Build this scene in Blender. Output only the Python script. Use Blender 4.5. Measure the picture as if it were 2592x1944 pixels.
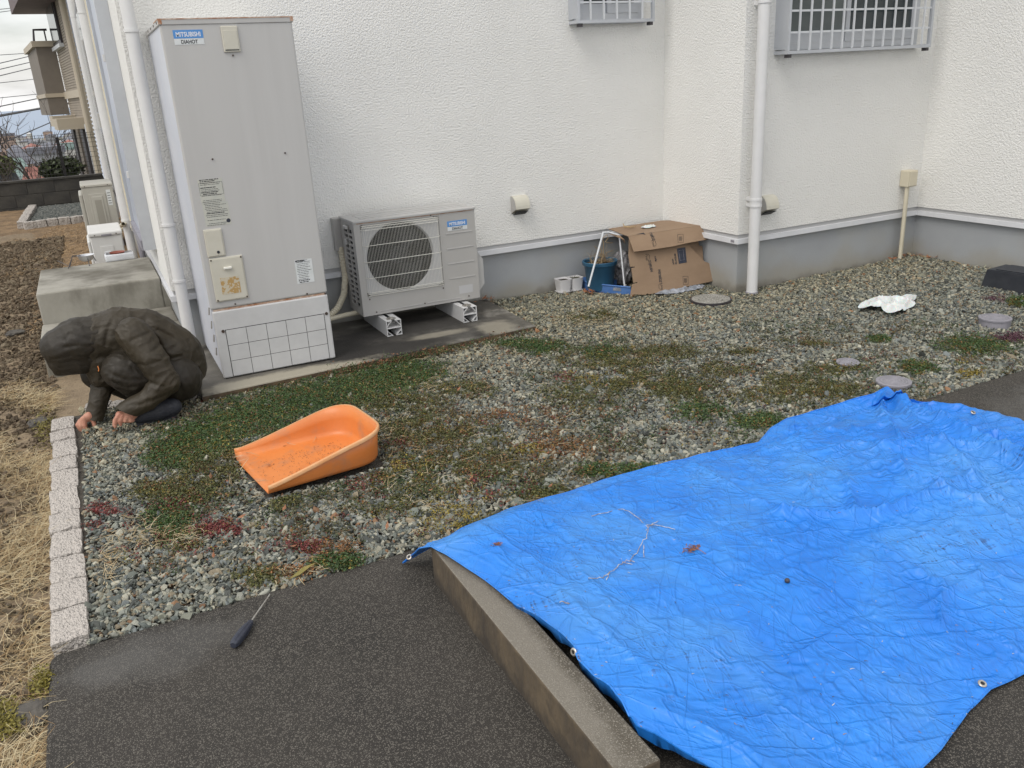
import bpy, bmesh, math, random
import numpy as np
from mathutils import Vector, Matrix, noise
random.seed(7); RNG = np.random.default_rng(7)
for o in list(bpy.data.objects): bpy.data.objects.remove(o, do_unlink=True)
SC = bpy.context.scene; COL = SC.collection
V = Vector
# ------------------------------------------------------------------ camera
F_PX, PITCH, ROLL, YAW, CAM_H = 2124.46, 0.34536, -0.05706, 0.44422, 1.50
def cam_axes():
    f = V((math.sin(YAW)*math.cos(PITCH), math.cos(YAW)*math.cos(PITCH), -math.sin(PITCH)))
    r = V((math.cos(YAW), -math.sin(YAW), 0)); u = r.cross(f)
    c, s = math.cos(ROLL), math.sin(ROLL)
    return f, c*r + s*u, -s*r + c*u
CF, CR, CU = cam_axes()
cd = bpy.data.cameras.new('camera'); cam = bpy.data.objects.new('camera', cd); COL.objects.link(cam)
cd.sensor_width = 36; cd.lens = F_PX/2592*36; cd.clip_start = 0.05; cd.clip_end = 80000
m = Matrix((CR, CU, -CF)).transposed().to_4x4(); m.translation = V((0, 0, CAM_H)); cam.matrix_world = m
SC.camera = cam
# ------------------------------------------------------------------ world, sun, exposure
SUN_DIR = V((-0.62, -0.30, 0.95)).normalized()
W = bpy.data.worlds.new('World'); SC.world = W; W.use_nodes = True
nt = W.node_tree; nt.nodes.clear()
wo = nt.nodes.new('ShaderNodeOutputWorld'); bg = nt.nodes.new('ShaderNodeBackground')
sky = nt.nodes.new('ShaderNodeTexSky'); sky.sky_type = 'NISHITA'; sky.sun_disc = False
sky.sun_elevation = math.asin(SUN_DIR.z); sky.sun_rotation = math.atan2(SUN_DIR.x, SUN_DIR.y) % (2*math.pi)
sky.air_density = 1.2; sky.dust_density = 2.5
tc = nt.nodes.new('ShaderNodeTexCoord'); mp = nt.nodes.new('ShaderNodeMapping'); mp.inputs['Scale'].default_value = (1.6, 1.6, 7.0)
mp.inputs['Location'].default_value = (0.4, 0.2, 0.9)
nz = nt.nodes.new('ShaderNodeTexNoise'); nz.inputs['Scale'].default_value = 1.6; nz.inputs['Detail'].default_value = 7; nz.inputs['Roughness'].default_value = 0.55
rp = nt.nodes.new('ShaderNodeValToRGB'); rp.color_ramp.elements[0].position = 0.30; rp.color_ramp.elements[1].position = 0.60
rp.color_ramp.elements[0].color = (0.30, 0.30, 0.30, 1); rp.color_ramp.elements[1].color = (1, 1, 1, 1)
mx = nt.nodes.new('ShaderNodeMix'); mx.data_type = 'RGBA'; mx.inputs['B'].default_value = (10.6, 10.5, 10.5, 1)
bg.inputs['Strength'].default_value = 0.10
L = nt.links
L.new(tc.outputs['Generated'], mp.inputs['Vector']); L.new(mp.outputs[0], nz.inputs['Vector']); L.new(nz.outputs['Fac'], rp.inputs[0])
L.new(rp.outputs[0], mx.inputs['Factor']); L.new(sky.outputs[0], mx.inputs['A']); L.new(mx.outputs['Result'], bg.inputs[0]); L.new(bg.outputs[0], wo.inputs[0])
sd = bpy.data.lights.new('sun', 'SUN'); sd.energy = 1.15; sd.angle = math.radians(30); sd.color = (1, 0.96, 0.90)
so = bpy.data.objects.new('sun', sd); COL.objects.link(so); so.rotation_euler = SUN_DIR.to_track_quat('Z', 'Y').to_euler(); so.location = (0, 0, 20)
SC.view_settings.view_transform = 'Standard'; SC.view_settings.look = 'None'; SC.view_settings.exposure = 0.38; SC.view_settings.gamma = 1
SC.render.engine = 'CYCLES'
# ------------------------------------------------------------------ helpers: measured directions of the place
def ray(u, v): return CF + (u-1296)/F_PX*CR - (v-972)/F_PX*CU
def PZ(u, v, z=0.0): d = ray(u, v); t = float((float(z)-CAM_H)/d.z); return V((0, 0, CAM_H)) + t*d
def PY(u, v, y): d = ray(u, v); return V((0, 0, CAM_H)) + (y/d.y)*d
def PX(u, v, x): d = ray(u, v); return V((0, 0, CAM_H)) + (x/d.x)*d
def PP(u, v, p0, n): d = ray(u, v); c = V((0, 0, CAM_H)); return c + ((V(p0)-c).dot(n)/d.dot(n))*d
S = 1.1718
# ------------------------------------------------------------------ helpers: materials
def mat(name, c1, c2=None, scale=8, rough=0.6, bump=0, bscale=60, metal=0, detail=4, spec=0.5, lo=0.35, hi=0.65, c3=None, scale3=1.5, lo3=.45, hi3=.7, attr=None, alpha=None, trans=None, bdist=0.01, stretch=None, btype='noise'):
    m = bpy.data.materials.new(name); m.use_nodes = True; t = m.node_tree; b = t.nodes['Principled BSDF']
    b.inputs['Roughness'].default_value = rough; b.inputs['Metallic'].default_value = metal; b.inputs['Specular IOR Level'].default_value = spec
    co = t.nodes.new('ShaderNodeTexCoord'); vec = co.outputs['Object']
    if stretch:
        mpn = t.nodes.new('ShaderNodeMapping'); mpn.inputs['Scale'].default_value = stretch; t.links.new(vec, mpn.inputs[0]); vec = mpn.outputs[0]
    col = None
    if attr:
        a = t.nodes.new('ShaderNodeAttribute'); a.attribute_name = 'col'; a.attribute_type = attr; col = a.outputs['Color']
    def nramp(sc, l, h, d=detail):
        n = t.nodes.new('ShaderNodeTexNoise'); n.inputs['Scale'].default_value = sc; n.inputs['Detail'].default_value = d; n.inputs['Roughness'].default_value = .6
        t.links.new(vec, n.inputs['Vector']); r = t.nodes.new('ShaderNodeMapRange'); r.inputs[1].default_value = l; r.inputs[2].default_value = h
        t.links.new(n.outputs['Fac'], r.inputs[0]); return r.outputs[0]
    def mix(A, B, f, mode='MIX'):
        x = t.nodes.new('ShaderNodeMix'); x.data_type = 'RGBA'; x.blend_type = mode
        for s_, val in (('A', A), ('B', B)):
            if isinstance(val, tuple): x.inputs[s_].default_value = (*val, 1)
            else: t.links.new(val, x.inputs[s_])
        if isinstance(f, (int, float)): x.inputs['Factor'].default_value = f
        else: t.links.new(f, x.inputs['Factor'])
        return x.outputs['Result']
    if col is None:
        col = mix(c1, c2, nramp(scale, lo, hi)) if c2 else mix(c1, c1, 0.0)
    elif c2:
        col = mix(col, c2, nramp(scale, lo, hi), 'MULTIPLY')
    if c3: col = mix(col, c3, nramp(scale3, lo3, hi3))
    t.links.new(col, b.inputs['Base Color'])
    if bump:
        if btype == 'voronoi':
            n = t.nodes.new('ShaderNodeTexVoronoi'); n.inputs['Scale'].default_value = bscale; out = n.outputs['Distance']
        else:
            n = t.nodes.new('ShaderNodeTexNoise'); n.inputs['Scale'].default_value = bscale; n.inputs['Detail'].default_value = 3; out = n.outputs['Fac']
        t.links.new(vec, n.inputs['Vector'])
        bp = t.nodes.new('ShaderNodeBump'); bp.inputs['Strength'].default_value = bump; bp.inputs['Distance'].default_value = bdist
        t.links.new(out, bp.inputs['Height']); t.links.new(bp.outputs[0], b.inputs['Normal'])
    if alpha is not None: b.inputs['Alpha'].default_value = alpha
    if trans is not None: b.inputs['Transmission Weight'].default_value = trans
    m['_c'] = 1
    return m
def nodes_of(m): return m.node_tree, m.node_tree.nodes['Principled BSDF']
M = {}
M['stucco'] = mat('stucco', (.80,.795,.765), (.76,.755,.725), 1.6, .85, .8, 92, detail=6, bdist=.011, spec=.3)
M['foundation'] = mat('foundation', (.36,.375,.385), (.32,.335,.35), 1.6, .8, .25, 120, c3=(.36,.35,.31), scale3=1.1, lo3=.5, hi3=.72, bdist=.004)
M['trim'] = mat('trim', (.70,.71,.73), (.64,.65,.67), 6, .35)
M['trim_grey'] = mat('trim_grey', (.42,.42,.42), None, rough=.45)
M['white_pvc'] = mat('white_pvc', (.68,.68,.675), (.63,.63,.625), 5, .35)
M['cream_pvc'] = mat('cream_pvc', (.62,.57,.44), (.56,.51,.39), 5, .45)
M['cream_plastic'] = mat('cream_plastic', (.56,.54,.46), (.52,.50,.42), 9, .45)
M['tank'] = mat('tank', (.475,.47,.455), (.45,.445,.43), 1.6, .42, 0, c3=(.50,.495,.48), scale3=2, stretch=(3,3,.2))
M['tank_lit_side'] = mat('tank_lit_side', (.60,.62,.67), (.55,.58,.65), 3.2, .35)  # brighter and bluer than the front: light from the left put into the colour
M['tank_low'] = mat('tank_low', (.55,.55,.545), (.51,.51,.505), 12, .45, .15, 50, bdist=.003)
M['rust'] = mat('rust', (.34,.15,.07), (.56,.46,.38), 22, .8)
M['ac'] = mat('ac', (.42,.41,.39), (.39,.38,.36), 3, .45)
M['ac_top'] = mat('ac_top', (.48,.475,.46), (.43,.425,.41), 4, .4)
M['wire'] = mat('wire', (.74,.73,.66), None, rough=.4)
M['dark'] = mat('dark', (.006,.006,.008), None, rough=.6)
M['fan'] = mat('fan', (.010,.011,.013), None, rough=.6)
M['shroud'] = mat('shroud', (.46,.46,.46), None, rough=.5)
M['blue_label'] = mat('blue_label', (.07,.24,.56), (.09,.27,.60), 20, .4)
M['white_label'] = mat('white_label', (.66,.68,.68), (.60,.63,.62), 30, .5)
M['cream_label'] = mat('cream_label', (.50,.50,.44), (.46,.47,.42), 30, .5)
M['ink'] = mat('ink', (.03,.03,.035), None, rough=.6)
M['white_ink'] = mat('white_ink', (.75,.76,.78), None, rough=.6)
M['old_paper'] = mat('old_paper', (.42,.27,.10), (.52,.47,.36), 60, .7, lo=.45, hi=.55, detail=2)
M['screw'] = mat('screw', (.07,.05,.04), None, rough=.5, metal=.3)
M['black_plastic'] = mat('black_plastic', (.018,.021,.028), (.03,.033,.04), 15, .55)
M['slab'] = mat('slab', (.13,.12,.10), (.060,.055,.047), 3.6, .85, .4, 90, c3=(.32,.305,.27), scale3=2.2, lo3=.5, hi3=.68, detail=8, bdist=.004)
M['slab_edge'] = mat('slab_edge', (.13,.09,.05), (.05,.035,.025), 9, .9, .5, 50)
M['step'] = mat('step', (.34,.325,.28), (.20,.19,.16), 3, .85, .3, 90, detail=8, c3=(.11,.10,.075), scale3=3, lo3=.47, hi3=.72, bdist=.004, stretch=(1,1,.6))
M['granite'] = mat('granite', (.56,.515,.465), (.24,.22,.20), 30, .9, .8, 11, lo=.53, hi=.68, bdist=.05, detail=3)
M['mortar'] = mat('mortar', (.07,.062,.055), None, rough=.9)
M['soil'] = mat('soil', (.19,.142,.09), (.25,.19,.12), 9, .95, .8, 90, detail=8, c3=(.12,.088,.055), scale3=30, lo3=.55, hi3=.8, bdist=.012)
M['lawn_soil'] = mat('lawn_soil', (.27,.18,.095), (.15,.10,.055), 6, .95, 1.0, 60, detail=8, bdist=.02)
M['bed'] = mat('bed', (.055,.046,.036), (.09,.08,.065), 40, .95, 1, 60, bdist=.02)
M['orange'] = mat('orange', (.66,.222,.058), (.61,.19,.044), 5, .42, .08, 40, c3=(.40,.20,.11), scale3=9, lo3=.52, hi3=.80, bdist=.003)
M['orange_rim'] = mat('orange_rim', (.62,.36,.18), (.60,.27,.10), 10, .5)
M['coat'] = mat('coat', (.030,.024,.015), (.042,.033,.020), 6, .55, .35, 55, detail=6, bdist=.006, spec=.35)
M['coat_dark'] = mat('coat_dark', (.021,.017,.012), (.029,.024,.016), 6, .55, .35, 55, detail=6, bdist=.006, spec=.35)
M['skin'] = mat('skin', (.48,.245,.165), (.40,.17,.115), 30, .55, .2, 90, bdist=.002)
M['shoe'] = mat('shoe', (.016,.018,.026), (.035,.037,.045), 60, .65, .5, 140, bdist=.004)
M['sole'] = mat('sole', (.045,.047,.055), (.03,.032,.038), 30, .7)
M['steel'] = mat('steel', (.50,.49,.46), (.38,.35,.31), 30, .35, metal=.8)
M['chrome'] = mat('chrome', (.68,.69,.70), None, rough=.3, metal=.5)
M['handle'] = mat('handle', (.018,.022,.040), (.035,.04,.055), 30, .5)
M['cardboard'] = mat('cardboard', (.275,.190,.122), (.24,.163,.104), 4, .85, .12, 30, stretch=(1,1,2.5), bdist=.004)
M['cardboard_in'] = mat('cardboard_in', (.26,.175,.11), None, rough=.9)
M['blue_plastic'] = mat('blue_plastic', (.022,.085,.155), (.03,.11,.19), 6, .4)
M['tray_blue'] = mat('tray_blue', (.06,.15,.38), (.09,.20,.46), 9, .45)
M['ceramic'] = mat('ceramic', (.72,.71,.71), (.66,.65,.65), 8, .25)
M['earth'] = mat('earth', (.03,.022,.015), None, rough=.95, bump=.8, bscale=80)
M['straw'] = mat('straw', (1,1,1), (.8,.8,.8), 30, .8, attr='GEOMETRY')
M['leaf'] = mat('leaf', (1,1,1), (.75,.75,.75), 30, .6, attr='GEOMETRY')
M['stone'] = mat('stone', (1,1,1), (.72,.72,.72), 90, .75, .3, 160, attr='INSTANCER', bdist=.002)
M['clod'] = mat('clod', (1,1,1), (.6,.6,.6), 60, .95, .8, 90, attr='INSTANCER', bdist=.01)
M['bag'] = mat('bag', (.60,.63,.62), None, rough=.35)
nodes_of(M['bag'])[1].inputs['Subsurface Weight'].default_value = .3
M['clear_bag'] = mat('clear_bag', (.48,.48,.49), (.16,.15,.16), 30, .25, .8, 40, alpha=.9)
M['plastic_film'] = mat('plastic_film', (.36,.38,.42), (.20,.22,.25), 14, .15, .8, 30)
M['drygrass'] = mat('drygrass', (.42,.31,.17), (.30,.20,.10), 20, .8)
M['man_iron'] = mat('man_iron', (.40,.39,.36), (.26,.25,.22), 60, .7, .5, 120, metal=.2, bdist=.003)
M['grey_pvc'] = mat('grey_pvc', (.27,.26,.29), (.22,.215,.24), 20, .6)
M['alum'] = mat('alum', (.52,.54,.57), (.47,.49,.52), 5, .35, metal=.3)
M['bar_white'] = mat('bar_white', (.62,.64,.66), None, rough=.35, metal=.1)
M['glass'] = mat('glass', (.02,.028,.032), (.055,.07,.075), 3, .08, spec=.5)
M['frost'] = mat('frost', (.085,.10,.10), (.13,.15,.145), 2.4, .25, .2, 160, bdist=.002)
M['block'] = mat('block', (.042,.040,.037), (.075,.070,.060), 5, .9, .5, 70, detail=8)
M['mesh_wire'] = mat('mesh_wire', (.018,.016,.016), None, rough=.5)
M['siding'] = mat('siding', (.34,.295,.24), (.30,.26,.21), 5, .75)
M['siding_dark'] = mat('siding_dark', (.20,.175,.145), (.18,.155,.13), 5, .75)
M['beige_trim'] = mat('beige_trim', (.46,.40,.31), None, rough=.6)
M['eave'] = mat('eave', (.13,.10,.10), (.16,.12,.12), 4, .7)
M['bark'] = mat('bark', (.10,.082,.07), (.07,.056,.048), 12, .9)
M['sash_dark'] = mat('sash_dark', (.06,.055,.06), None, rough=.4, metal=.3)
M['shutter'] = mat('shutter', (.44,.48,.55), (.40,.44,.51), 3, .4)
M['translucent'] = mat('translucent', (.70,.72,.74), None, rough=.3, alpha=.8)
M['red_clay'] = mat('red_clay', (.24,.07,.045), None, rough=.6)
M['cable'] = mat('cable', (.03,.03,.035), None, rough=.6)
M['brown_leaf'] = mat('brown_leaf', (.20,.075,.035), (.30,.14,.07), 40, .8)
M['sea'] = mat('sea', (.13,.20,.30), (.16,.23,.33), .0006, .35, stretch=(1,6,1))
M['hill'] = mat('hill', (.13,.14,.10), (.22,.21,.18), .02, .95, detail=8)
M['pink'] = mat('pink', (.62,.36,.38), None, rough=.6)
# dark worn concrete with light grit
def grit_material(name, base, base2, pale, grit):
    m = mat(name, base, base2, 1.8, .8, .9, 260, c3=pale, scale3=1.15, lo3=.56, hi3=.80, detail=7, bdist=.004)
    t, b = nodes_of(m); src = b.inputs['Base Color'].links[0].from_socket
    co = t.nodes.new('ShaderNodeTexCoord'); last = src
    for sc, th, c in ((230, .16, grit), (150, .10, tuple(x*.7 for x in grit)), (330, .15, tuple(x*1.2 for x in grit))):
        v = t.nodes.new('ShaderNodeTexVoronoi'); v.inputs['Scale'].default_value = sc; t.links.new(co.outputs['Object'], v.inputs['Vector'])
        lt = t.nodes.new('ShaderNodeMath'); lt.operation = 'LESS_THAN'
        # only some cells carry a pale grain
        sep = t.nodes.new('ShaderNodeSeparateColor'); t.links.new(v.outputs['Color'], sep.inputs[0])
        mul = t.nodes.new('ShaderNodeMath'); mul.operation = 'MULTIPLY'; mul.inputs[1].default_value = .70
        t.links.new(sep.outputs[0], mul.inputs[0]); t.links.new(v.outputs['Distance'], lt.inputs[0])
        pw = t.nodes.new('ShaderNodeMath'); pw.operation = 'POWER'; pw.inputs[1].default_value = 1.9; t.links.new(mul.outputs[0], pw.inputs[0]); t.links.new(pw.outputs[0], lt.inputs[1])
        x = t.nodes.new('ShaderNodeMix'); x.data_type = 'RGBA'; x.inputs['B'].default_value = (*c, 1)
        t.links.new(lt.outputs[0], x.inputs['Factor']); t.links.new(last, x.inputs['A']); last = x.outputs['Result']
    t.links.new(last, b.inputs['Base Color']); return m
M['asphalt'] = grit_material('asphalt', (.017,.015,.012), (.036,.031,.025), (.050,.045,.038), (.115,.105,.088))
M['kerb'] = grit_material('kerb', (.105,.09,.067), (.065,.055,.040), (.16,.145,.118), (.20,.182,.15))
add_k = 1
M['kerb_side'] = mat('kerb_side', (.12,.09,.055), (.05,.04,.03), 9, .9, .6, 60, detail=8, stretch=(1,1,.5))
def add_spots(m, spots, colour, warp=.25, nscale=9):
    t, b = nodes_of(m); src = b.inputs['Base Color'].links[0].from_socket; co = t.nodes.new('ShaderNodeTexCoord'); n = t.nodes.new('ShaderNodeTexNoise'); n.inputs['Scale'].default_value = nscale; n.inputs['Detail'].default_value = 7; n.inputs['Roughness'].default_value = .65
    t.links.new(co.outputs['Object'], n.inputs['Vector'])
    for (x, y, rx, ry, st_) in spots:
        sb = t.nodes.new('ShaderNodeVectorMath'); sb.operation = 'SUBTRACT'; sb.inputs[1].default_value = (x, y, 0); t.links.new(co.outputs['Object'], sb.inputs[0])
        ml = t.nodes.new('ShaderNodeVectorMath'); ml.operation = 'MULTIPLY'; ml.inputs[1].default_value = (1/rx, 1/ry, 0); t.links.new(sb.outputs[0], ml.inputs[0])
        ln = t.nodes.new('ShaderNodeVectorMath'); ln.operation = 'LENGTH'; t.links.new(ml.outputs[0], ln.inputs[0])
        ad = t.nodes.new('ShaderNodeMath'); ad.operation = 'MULTIPLY_ADD'; ad.inputs[1].default_value = warp*6; t.links.new(n.outputs['Fac'], ad.inputs[0]); t.links.new(ln.outputs['Value'], ad.inputs[2])
        mr = t.nodes.new('ShaderNodeMapRange'); mr.interpolation_type = 'SMOOTHSTEP'; mr.inputs[1].default_value = 1.35+warp*3; mr.inputs[2].default_value = .65+warp*3; mr.inputs[3].default_value = 0; mr.inputs[4].default_value = st_; t.links.new(ad.outputs[0], mr.inputs[0])
        x_ = t.nodes.new('ShaderNodeMix'); x_.data_type = 'RGBA'; x_.inputs['B'].default_value = (*colour, 1); t.links.new(mr.outputs[0], x_.inputs['Factor']); t.links.new(src, x_.inputs['A']); src = x_.outputs['Result']
    t.links.new(src, b.inputs['Base Color'])
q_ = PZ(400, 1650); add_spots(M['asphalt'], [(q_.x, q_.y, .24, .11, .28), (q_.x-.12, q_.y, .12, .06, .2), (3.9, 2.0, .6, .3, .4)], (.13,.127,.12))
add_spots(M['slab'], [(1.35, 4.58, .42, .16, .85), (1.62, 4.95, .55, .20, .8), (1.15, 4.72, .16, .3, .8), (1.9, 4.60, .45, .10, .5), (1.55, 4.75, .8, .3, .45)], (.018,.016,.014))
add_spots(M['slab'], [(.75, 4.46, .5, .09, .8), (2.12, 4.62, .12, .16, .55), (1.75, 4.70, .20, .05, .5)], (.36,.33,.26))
add_spots(M['foundation'], [(5.68, 3.6, .3, .5, .7)], (.36,.33,.24))
def splash(m, z0_, z1_, colour, st_, sc):
    t, b = nodes_of(m); src = b.inputs['Base Color'].links[0].from_socket; co = t.nodes.new('ShaderNodeTexCoord'); sp = t.nodes.new('ShaderNodeSeparateXYZ'); t.links.new(co.outputs['Object'], sp.inputs[0])
    n = t.nodes.new('ShaderNodeTexNoise'); n.inputs['Scale'].default_value = sc; n.inputs['Detail'].default_value = 7; t.links.new(co.outputs['Object'], n.inputs['Vector'])
    a = t.nodes.new('ShaderNodeMath'); a.operation = 'MULTIPLY_ADD'; a.inputs[1].default_value = -(z1_-z0_)*2.2; a.inputs[2].default_value = (z1_-z0_)*1.1; t.links.new(n.outputs['Fac'], a.inputs[0])
    a2 = t.nodes.new('ShaderNodeMath'); a2.operation = 'ADD'; t.links.new(a.outputs[0], a2.inputs[0]); t.links.new(sp.outputs['Z'], a2.inputs[1])
    mr = t.nodes.new('ShaderNodeMapRange'); mr.interpolation_type = 'SMOOTHSTEP'; mr.inputs[1].default_value = z1_; mr.inputs[2].default_value = z0_; mr.inputs[3].default_value = 0; mr.inputs[4].default_value = st_; t.links.new(a2.outputs[0], mr.inputs[0])
    x_ = t.nodes.new('ShaderNodeMix'); x_.data_type = 'RGBA'; x_.inputs['B'].default_value = (*colour, 1); t.links.new(mr.outputs[0], x_.inputs['Factor']); t.links.new(src, x_.inputs['A']); t.links.new(x_.outputs['Result'], b.inputs['Base Color'])
add_spots(M['kerb'], [(-.03, .05, .05, .6, .6)], (.23,.21,.175), warp=.15, nscale=14); splash(M['step'], .0, .22, (.10,.085,.055), .55, 6)  # kerb: sunlit streak along the top painted in as a paler colour
splash(M['foundation'], .02, .20, (.31,.29,.235), .75, 2.5); splash(M['foundation'], .0, .07, (.14,.12,.09), .5, 9)
splash(M['kerb_side'], .0, .06, (.03,.025,.02), .7, 20)
# tarpaulin
def tarp_material():
    m = mat('tarp', (.010,.165,.61), (.022,.215,.70), 4, .45, 0, detail=8, c3=(.065,.26,.63), scale3=2.6, lo3=.46, hi3=.74, spec=.5)
    t, b = nodes_of(m); co = t.nodes.new('ShaderNodeTexCoord')
    hs = []
    for rotz, sc in ((.25, (150, 6, 6)), (1.82, (150, 6, 6))):
        mpn = t.nodes.new('ShaderNodeMapping'); mpn.inputs['Rotation'].default_value = (0, 0, rotz); t.links.new(co.outputs['Object'], mpn.inputs[0])
        mp2 = t.nodes.new('ShaderNodeMapping'); mp2.inputs['Scale'].default_value = sc; t.links.new(mpn.outputs[0], mp2.inputs[0])
        n = t.nodes.new('ShaderNodeTexNoise'); n.inputs['Scale'].default_value = 1; n.inputs['Detail'].default_value = 2; t.links.new(mp2.outputs[0], n.inputs['Vector']); hs.append(n.outputs['Fac'])
    n3 = t.nodes.new('ShaderNodeTexNoise'); n3.inputs['Scale'].default_value = 7; n3.inputs['Detail'].default_value = 8; n3.inputs['Roughness'].default_value = .62; n3.inputs['Distortion'].default_value = .6
    t.links.new(co.outputs['Object'], n3.inputs['Vector'])
    a = t.nodes.new('ShaderNodeMath'); a.operation = 'ADD'; t.links.new(hs[0], a.inputs[0]); t.links.new(hs[1], a.inputs[1])
    s1 = t.nodes.new('ShaderNodeMath'); s1.operation = 'MULTIPLY'; s1.inputs[1].default_value = .12; t.links.new(a.outputs[0], s1.inputs[0])
    a2 = t.nodes.new('ShaderNodeMath'); a2.operation = 'ADD'; t.links.new(s1.outputs[0], a2.inputs[0]); t.links.new(n3.outputs['Fac'], a2.inputs[1])
    last = a2.outputs[0]
    for rz, sx, sy, amp, wd, off in ((.35, 1.2, 5.5, .9, .022, 0), (1.35, 1.5, 5.0, .8, .020, 3), (2.3, 2.2, 8, .6, .025, 7), (.9, 4, 14, .35, .035, 11), (1.9, 5, 13, .35, .035, 17)):
        m1 = t.nodes.new('ShaderNodeMapping'); m1.inputs['Rotation'].default_value = (0, 0, rz); m1.inputs['Location'].default_value = (off, off*.7, 0); t.links.new(co.outputs['Object'], m1.inputs[0])
        m2 = t.nodes.new('ShaderNodeMapping'); m2.inputs['Scale'].default_value = (sx, sy, 1); t.links.new(m1.outputs[0], m2.inputs[0])
        nn_ = t.nodes.new('ShaderNodeTexNoise'); nn_.inputs['Scale'].default_value = 1; nn_.inputs['Detail'].default_value = 3; nn_.inputs['Distortion'].default_value = .35; t.links.new(m2.outputs[0], nn_.inputs['Vector'])
        sb = t.nodes.new('ShaderNodeMath'); sb.operation = 'SUBTRACT'; sb.inputs[1].default_value = .5; t.links.new(nn_.outputs['Fac'], sb.inputs[0]); ab = t.nodes.new('ShaderNodeMath'); ab.operation = 'ABSOLUTE'; t.links.new(sb.outputs[0], ab.inputs[0])
        mr = t.nodes.new('ShaderNodeMapRange'); mr.interpolation_type = 'SMOOTHSTEP'; mr.inputs[1].default_value = 0; mr.inputs[2].default_value = wd; mr.inputs[3].default_value = amp; mr.inputs[4].default_value = 0; t.links.new(ab.outputs[0], mr.inputs[0])
        ad = t.nodes.new('ShaderNodeMath'); ad.operation = 'ADD'; t.links.new(last, ad.inputs[0]); t.links.new(mr.outputs[0], ad.inputs[1]); last = ad.outputs[0]
    bp = t.nodes.new('ShaderNodeBump'); bp.inputs['Strength'].default_value = .48; bp.inputs['Distance'].default_value = .009
    t.links.new(last, bp.inputs['Height']); t.links.new(bp.outputs[0], b.inputs['Normal'])
    # dark scratched dirt in the creases of the weave
    gt = t.nodes.new('ShaderNodeMapRange'); gt.inputs[1].default_value = 1.12; gt.inputs[2].default_value = 1.36; t.links.new(a.outputs[0], gt.inputs[0])
    big = t.nodes.new('ShaderNodeTexNoise'); big.inputs['Scale'].default_value = 2.3; big.inputs['Detail'].default_value = 6; t.links.new(co.outputs['Object'], big.inputs['Vector'])
    br = t.nodes.new('ShaderNodeMapRange'); br.inputs[1].default_value = .47; br.inputs[2].default_value = .66; t.links.new(big.outputs['Fac'], br.inputs[0])
    mu = t.nodes.new('ShaderNodeMath'); mu.operation = 'MULTIPLY'; t.links.new(gt.outputs[0], mu.inputs[0]); t.links.new(br.outputs[0], mu.inputs[1])
    x = t.nodes.new('ShaderNodeMix'); x.data_type = 'RGBA'; x.inputs['B'].default_value = (.02,.07,.20, 1)
    src = b.inputs['Base Color'].links[0].from_socket
    t.links.new(src, x.inputs['A']); t.links.new(mu.outputs[0], x.inputs['Factor']); t.links.new(x.outputs['Result'], b.inputs['Base Color'])
    return m
M['tarp'] = tarp_material()
# ------------------------------------------------------------------ helpers: objects
WL = {}
def link_mesh(name, me, material, parent=None, loc=None, smooth=False):
    o = bpy.data.objects.new(name, me); COL.objects.link(o)
    if material is not None:
        me.materials.clear()
        for mm in (material if isinstance(material, (list, tuple)) else [material]): me.materials.append(mm)
    if parent is not None:
        base = WL[parent.name]; me.transform(Matrix.Translation(-base)); o.parent = parent; WL[o.name] = base
    else:
        base = V(loc) if loc is not None else V((0, 0, 0))
        if loc is not None: me.transform(Matrix.Translation(-base)); o.location = base
        WL[o.name] = base
    if smooth:
        for p in me.polygons: p.use_smooth = True
        me.set_sharp_from_angle(angle=math.radians(50))
    return o
def obj(name, bm, material, parent=None, loc=None, smooth=False):
    me = bpy.data.meshes.new(name); bmesh.ops.recalc_face_normals(bm, faces=bm.faces[:]); bm.to_mesh(me); bm.free()
    return link_mesh(name, me, material, parent, loc, smooth)
def thing(name, label, cat, loc, group=None):
    o = bpy.data.objects.new(name, None); COL.objects.link(o); o.location = loc; o.empty_display_size = .1
    WL[o.name] = V(loc); tag(o, label, cat, group); return o
def tag(o, label, cat, group=None):
    o['label'] = label; o['category'] = cat
    if group: o['group'] = group
    return o
def struct(o): o['kind'] = 'structure'; return o
def stuff(o): o['kind'] = 'stuff'; return o
def bm_(): return bmesh.new()
def box(bm, x0, x1, y0, y1, z0, z1, bev=0, seg=1):
    r = bmesh.ops.create_cube(bm, size=1); vs = r['verts']
    for v in vs: v.co = V(((x0+x1)/2+v.co.x*(x1-x0), (y0+y1)/2+v.co.y*(y1-y0), (z0+z1)/2+v.co.z*(z1-z0)))
    if bev:
        es = list({e for v in vs for e in v.link_edges})
        bmesh.ops.bevel(bm, geom=es, offset=bev, segments=seg, profile=.5, affect='EDGES', clamp_overlap=True)
    return bm
def BX(*a, **k): return box(bm_(), *a, **k)
def tube(bm, pts, r, n=8, cap=True):
    pts = [V(p) for p in pts]; rs = r if isinstance(r, (list, tuple)) else [r]*len(pts); rings = []; up = V((0, 0, 1)); prev = None
    for i, p in enumerate(pts):
        d = (pts[min(i+1, len(pts)-1)]-pts[max(i-1, 0)]).normalized()
        if prev is None: a = d.cross(up); a = d.cross(V((1, 0, 0))) if a.length < .1 else a
        else: a = prev - d*prev.dot(d)
        a.normalize(); prev = a; b = d.cross(a)
        rings.append([bm.verts.new(p + rs[i]*(math.cos(2*math.pi*k/n)*a + math.sin(2*math.pi*k/n)*b)) for k in range(n)])
    for i in range(len(rings)-1):
        for k in range(n): bm.faces.new((rings[i][k], rings[i][(k+1)%n], rings[i+1][(k+1)%n], rings[i+1][k]))
    if cap: bm.faces.new(rings[0]); bm.faces.new(rings[-1][::-1])
    return bm
def TB(*a, **k): return tube(bm_(), *a, **k)
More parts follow.
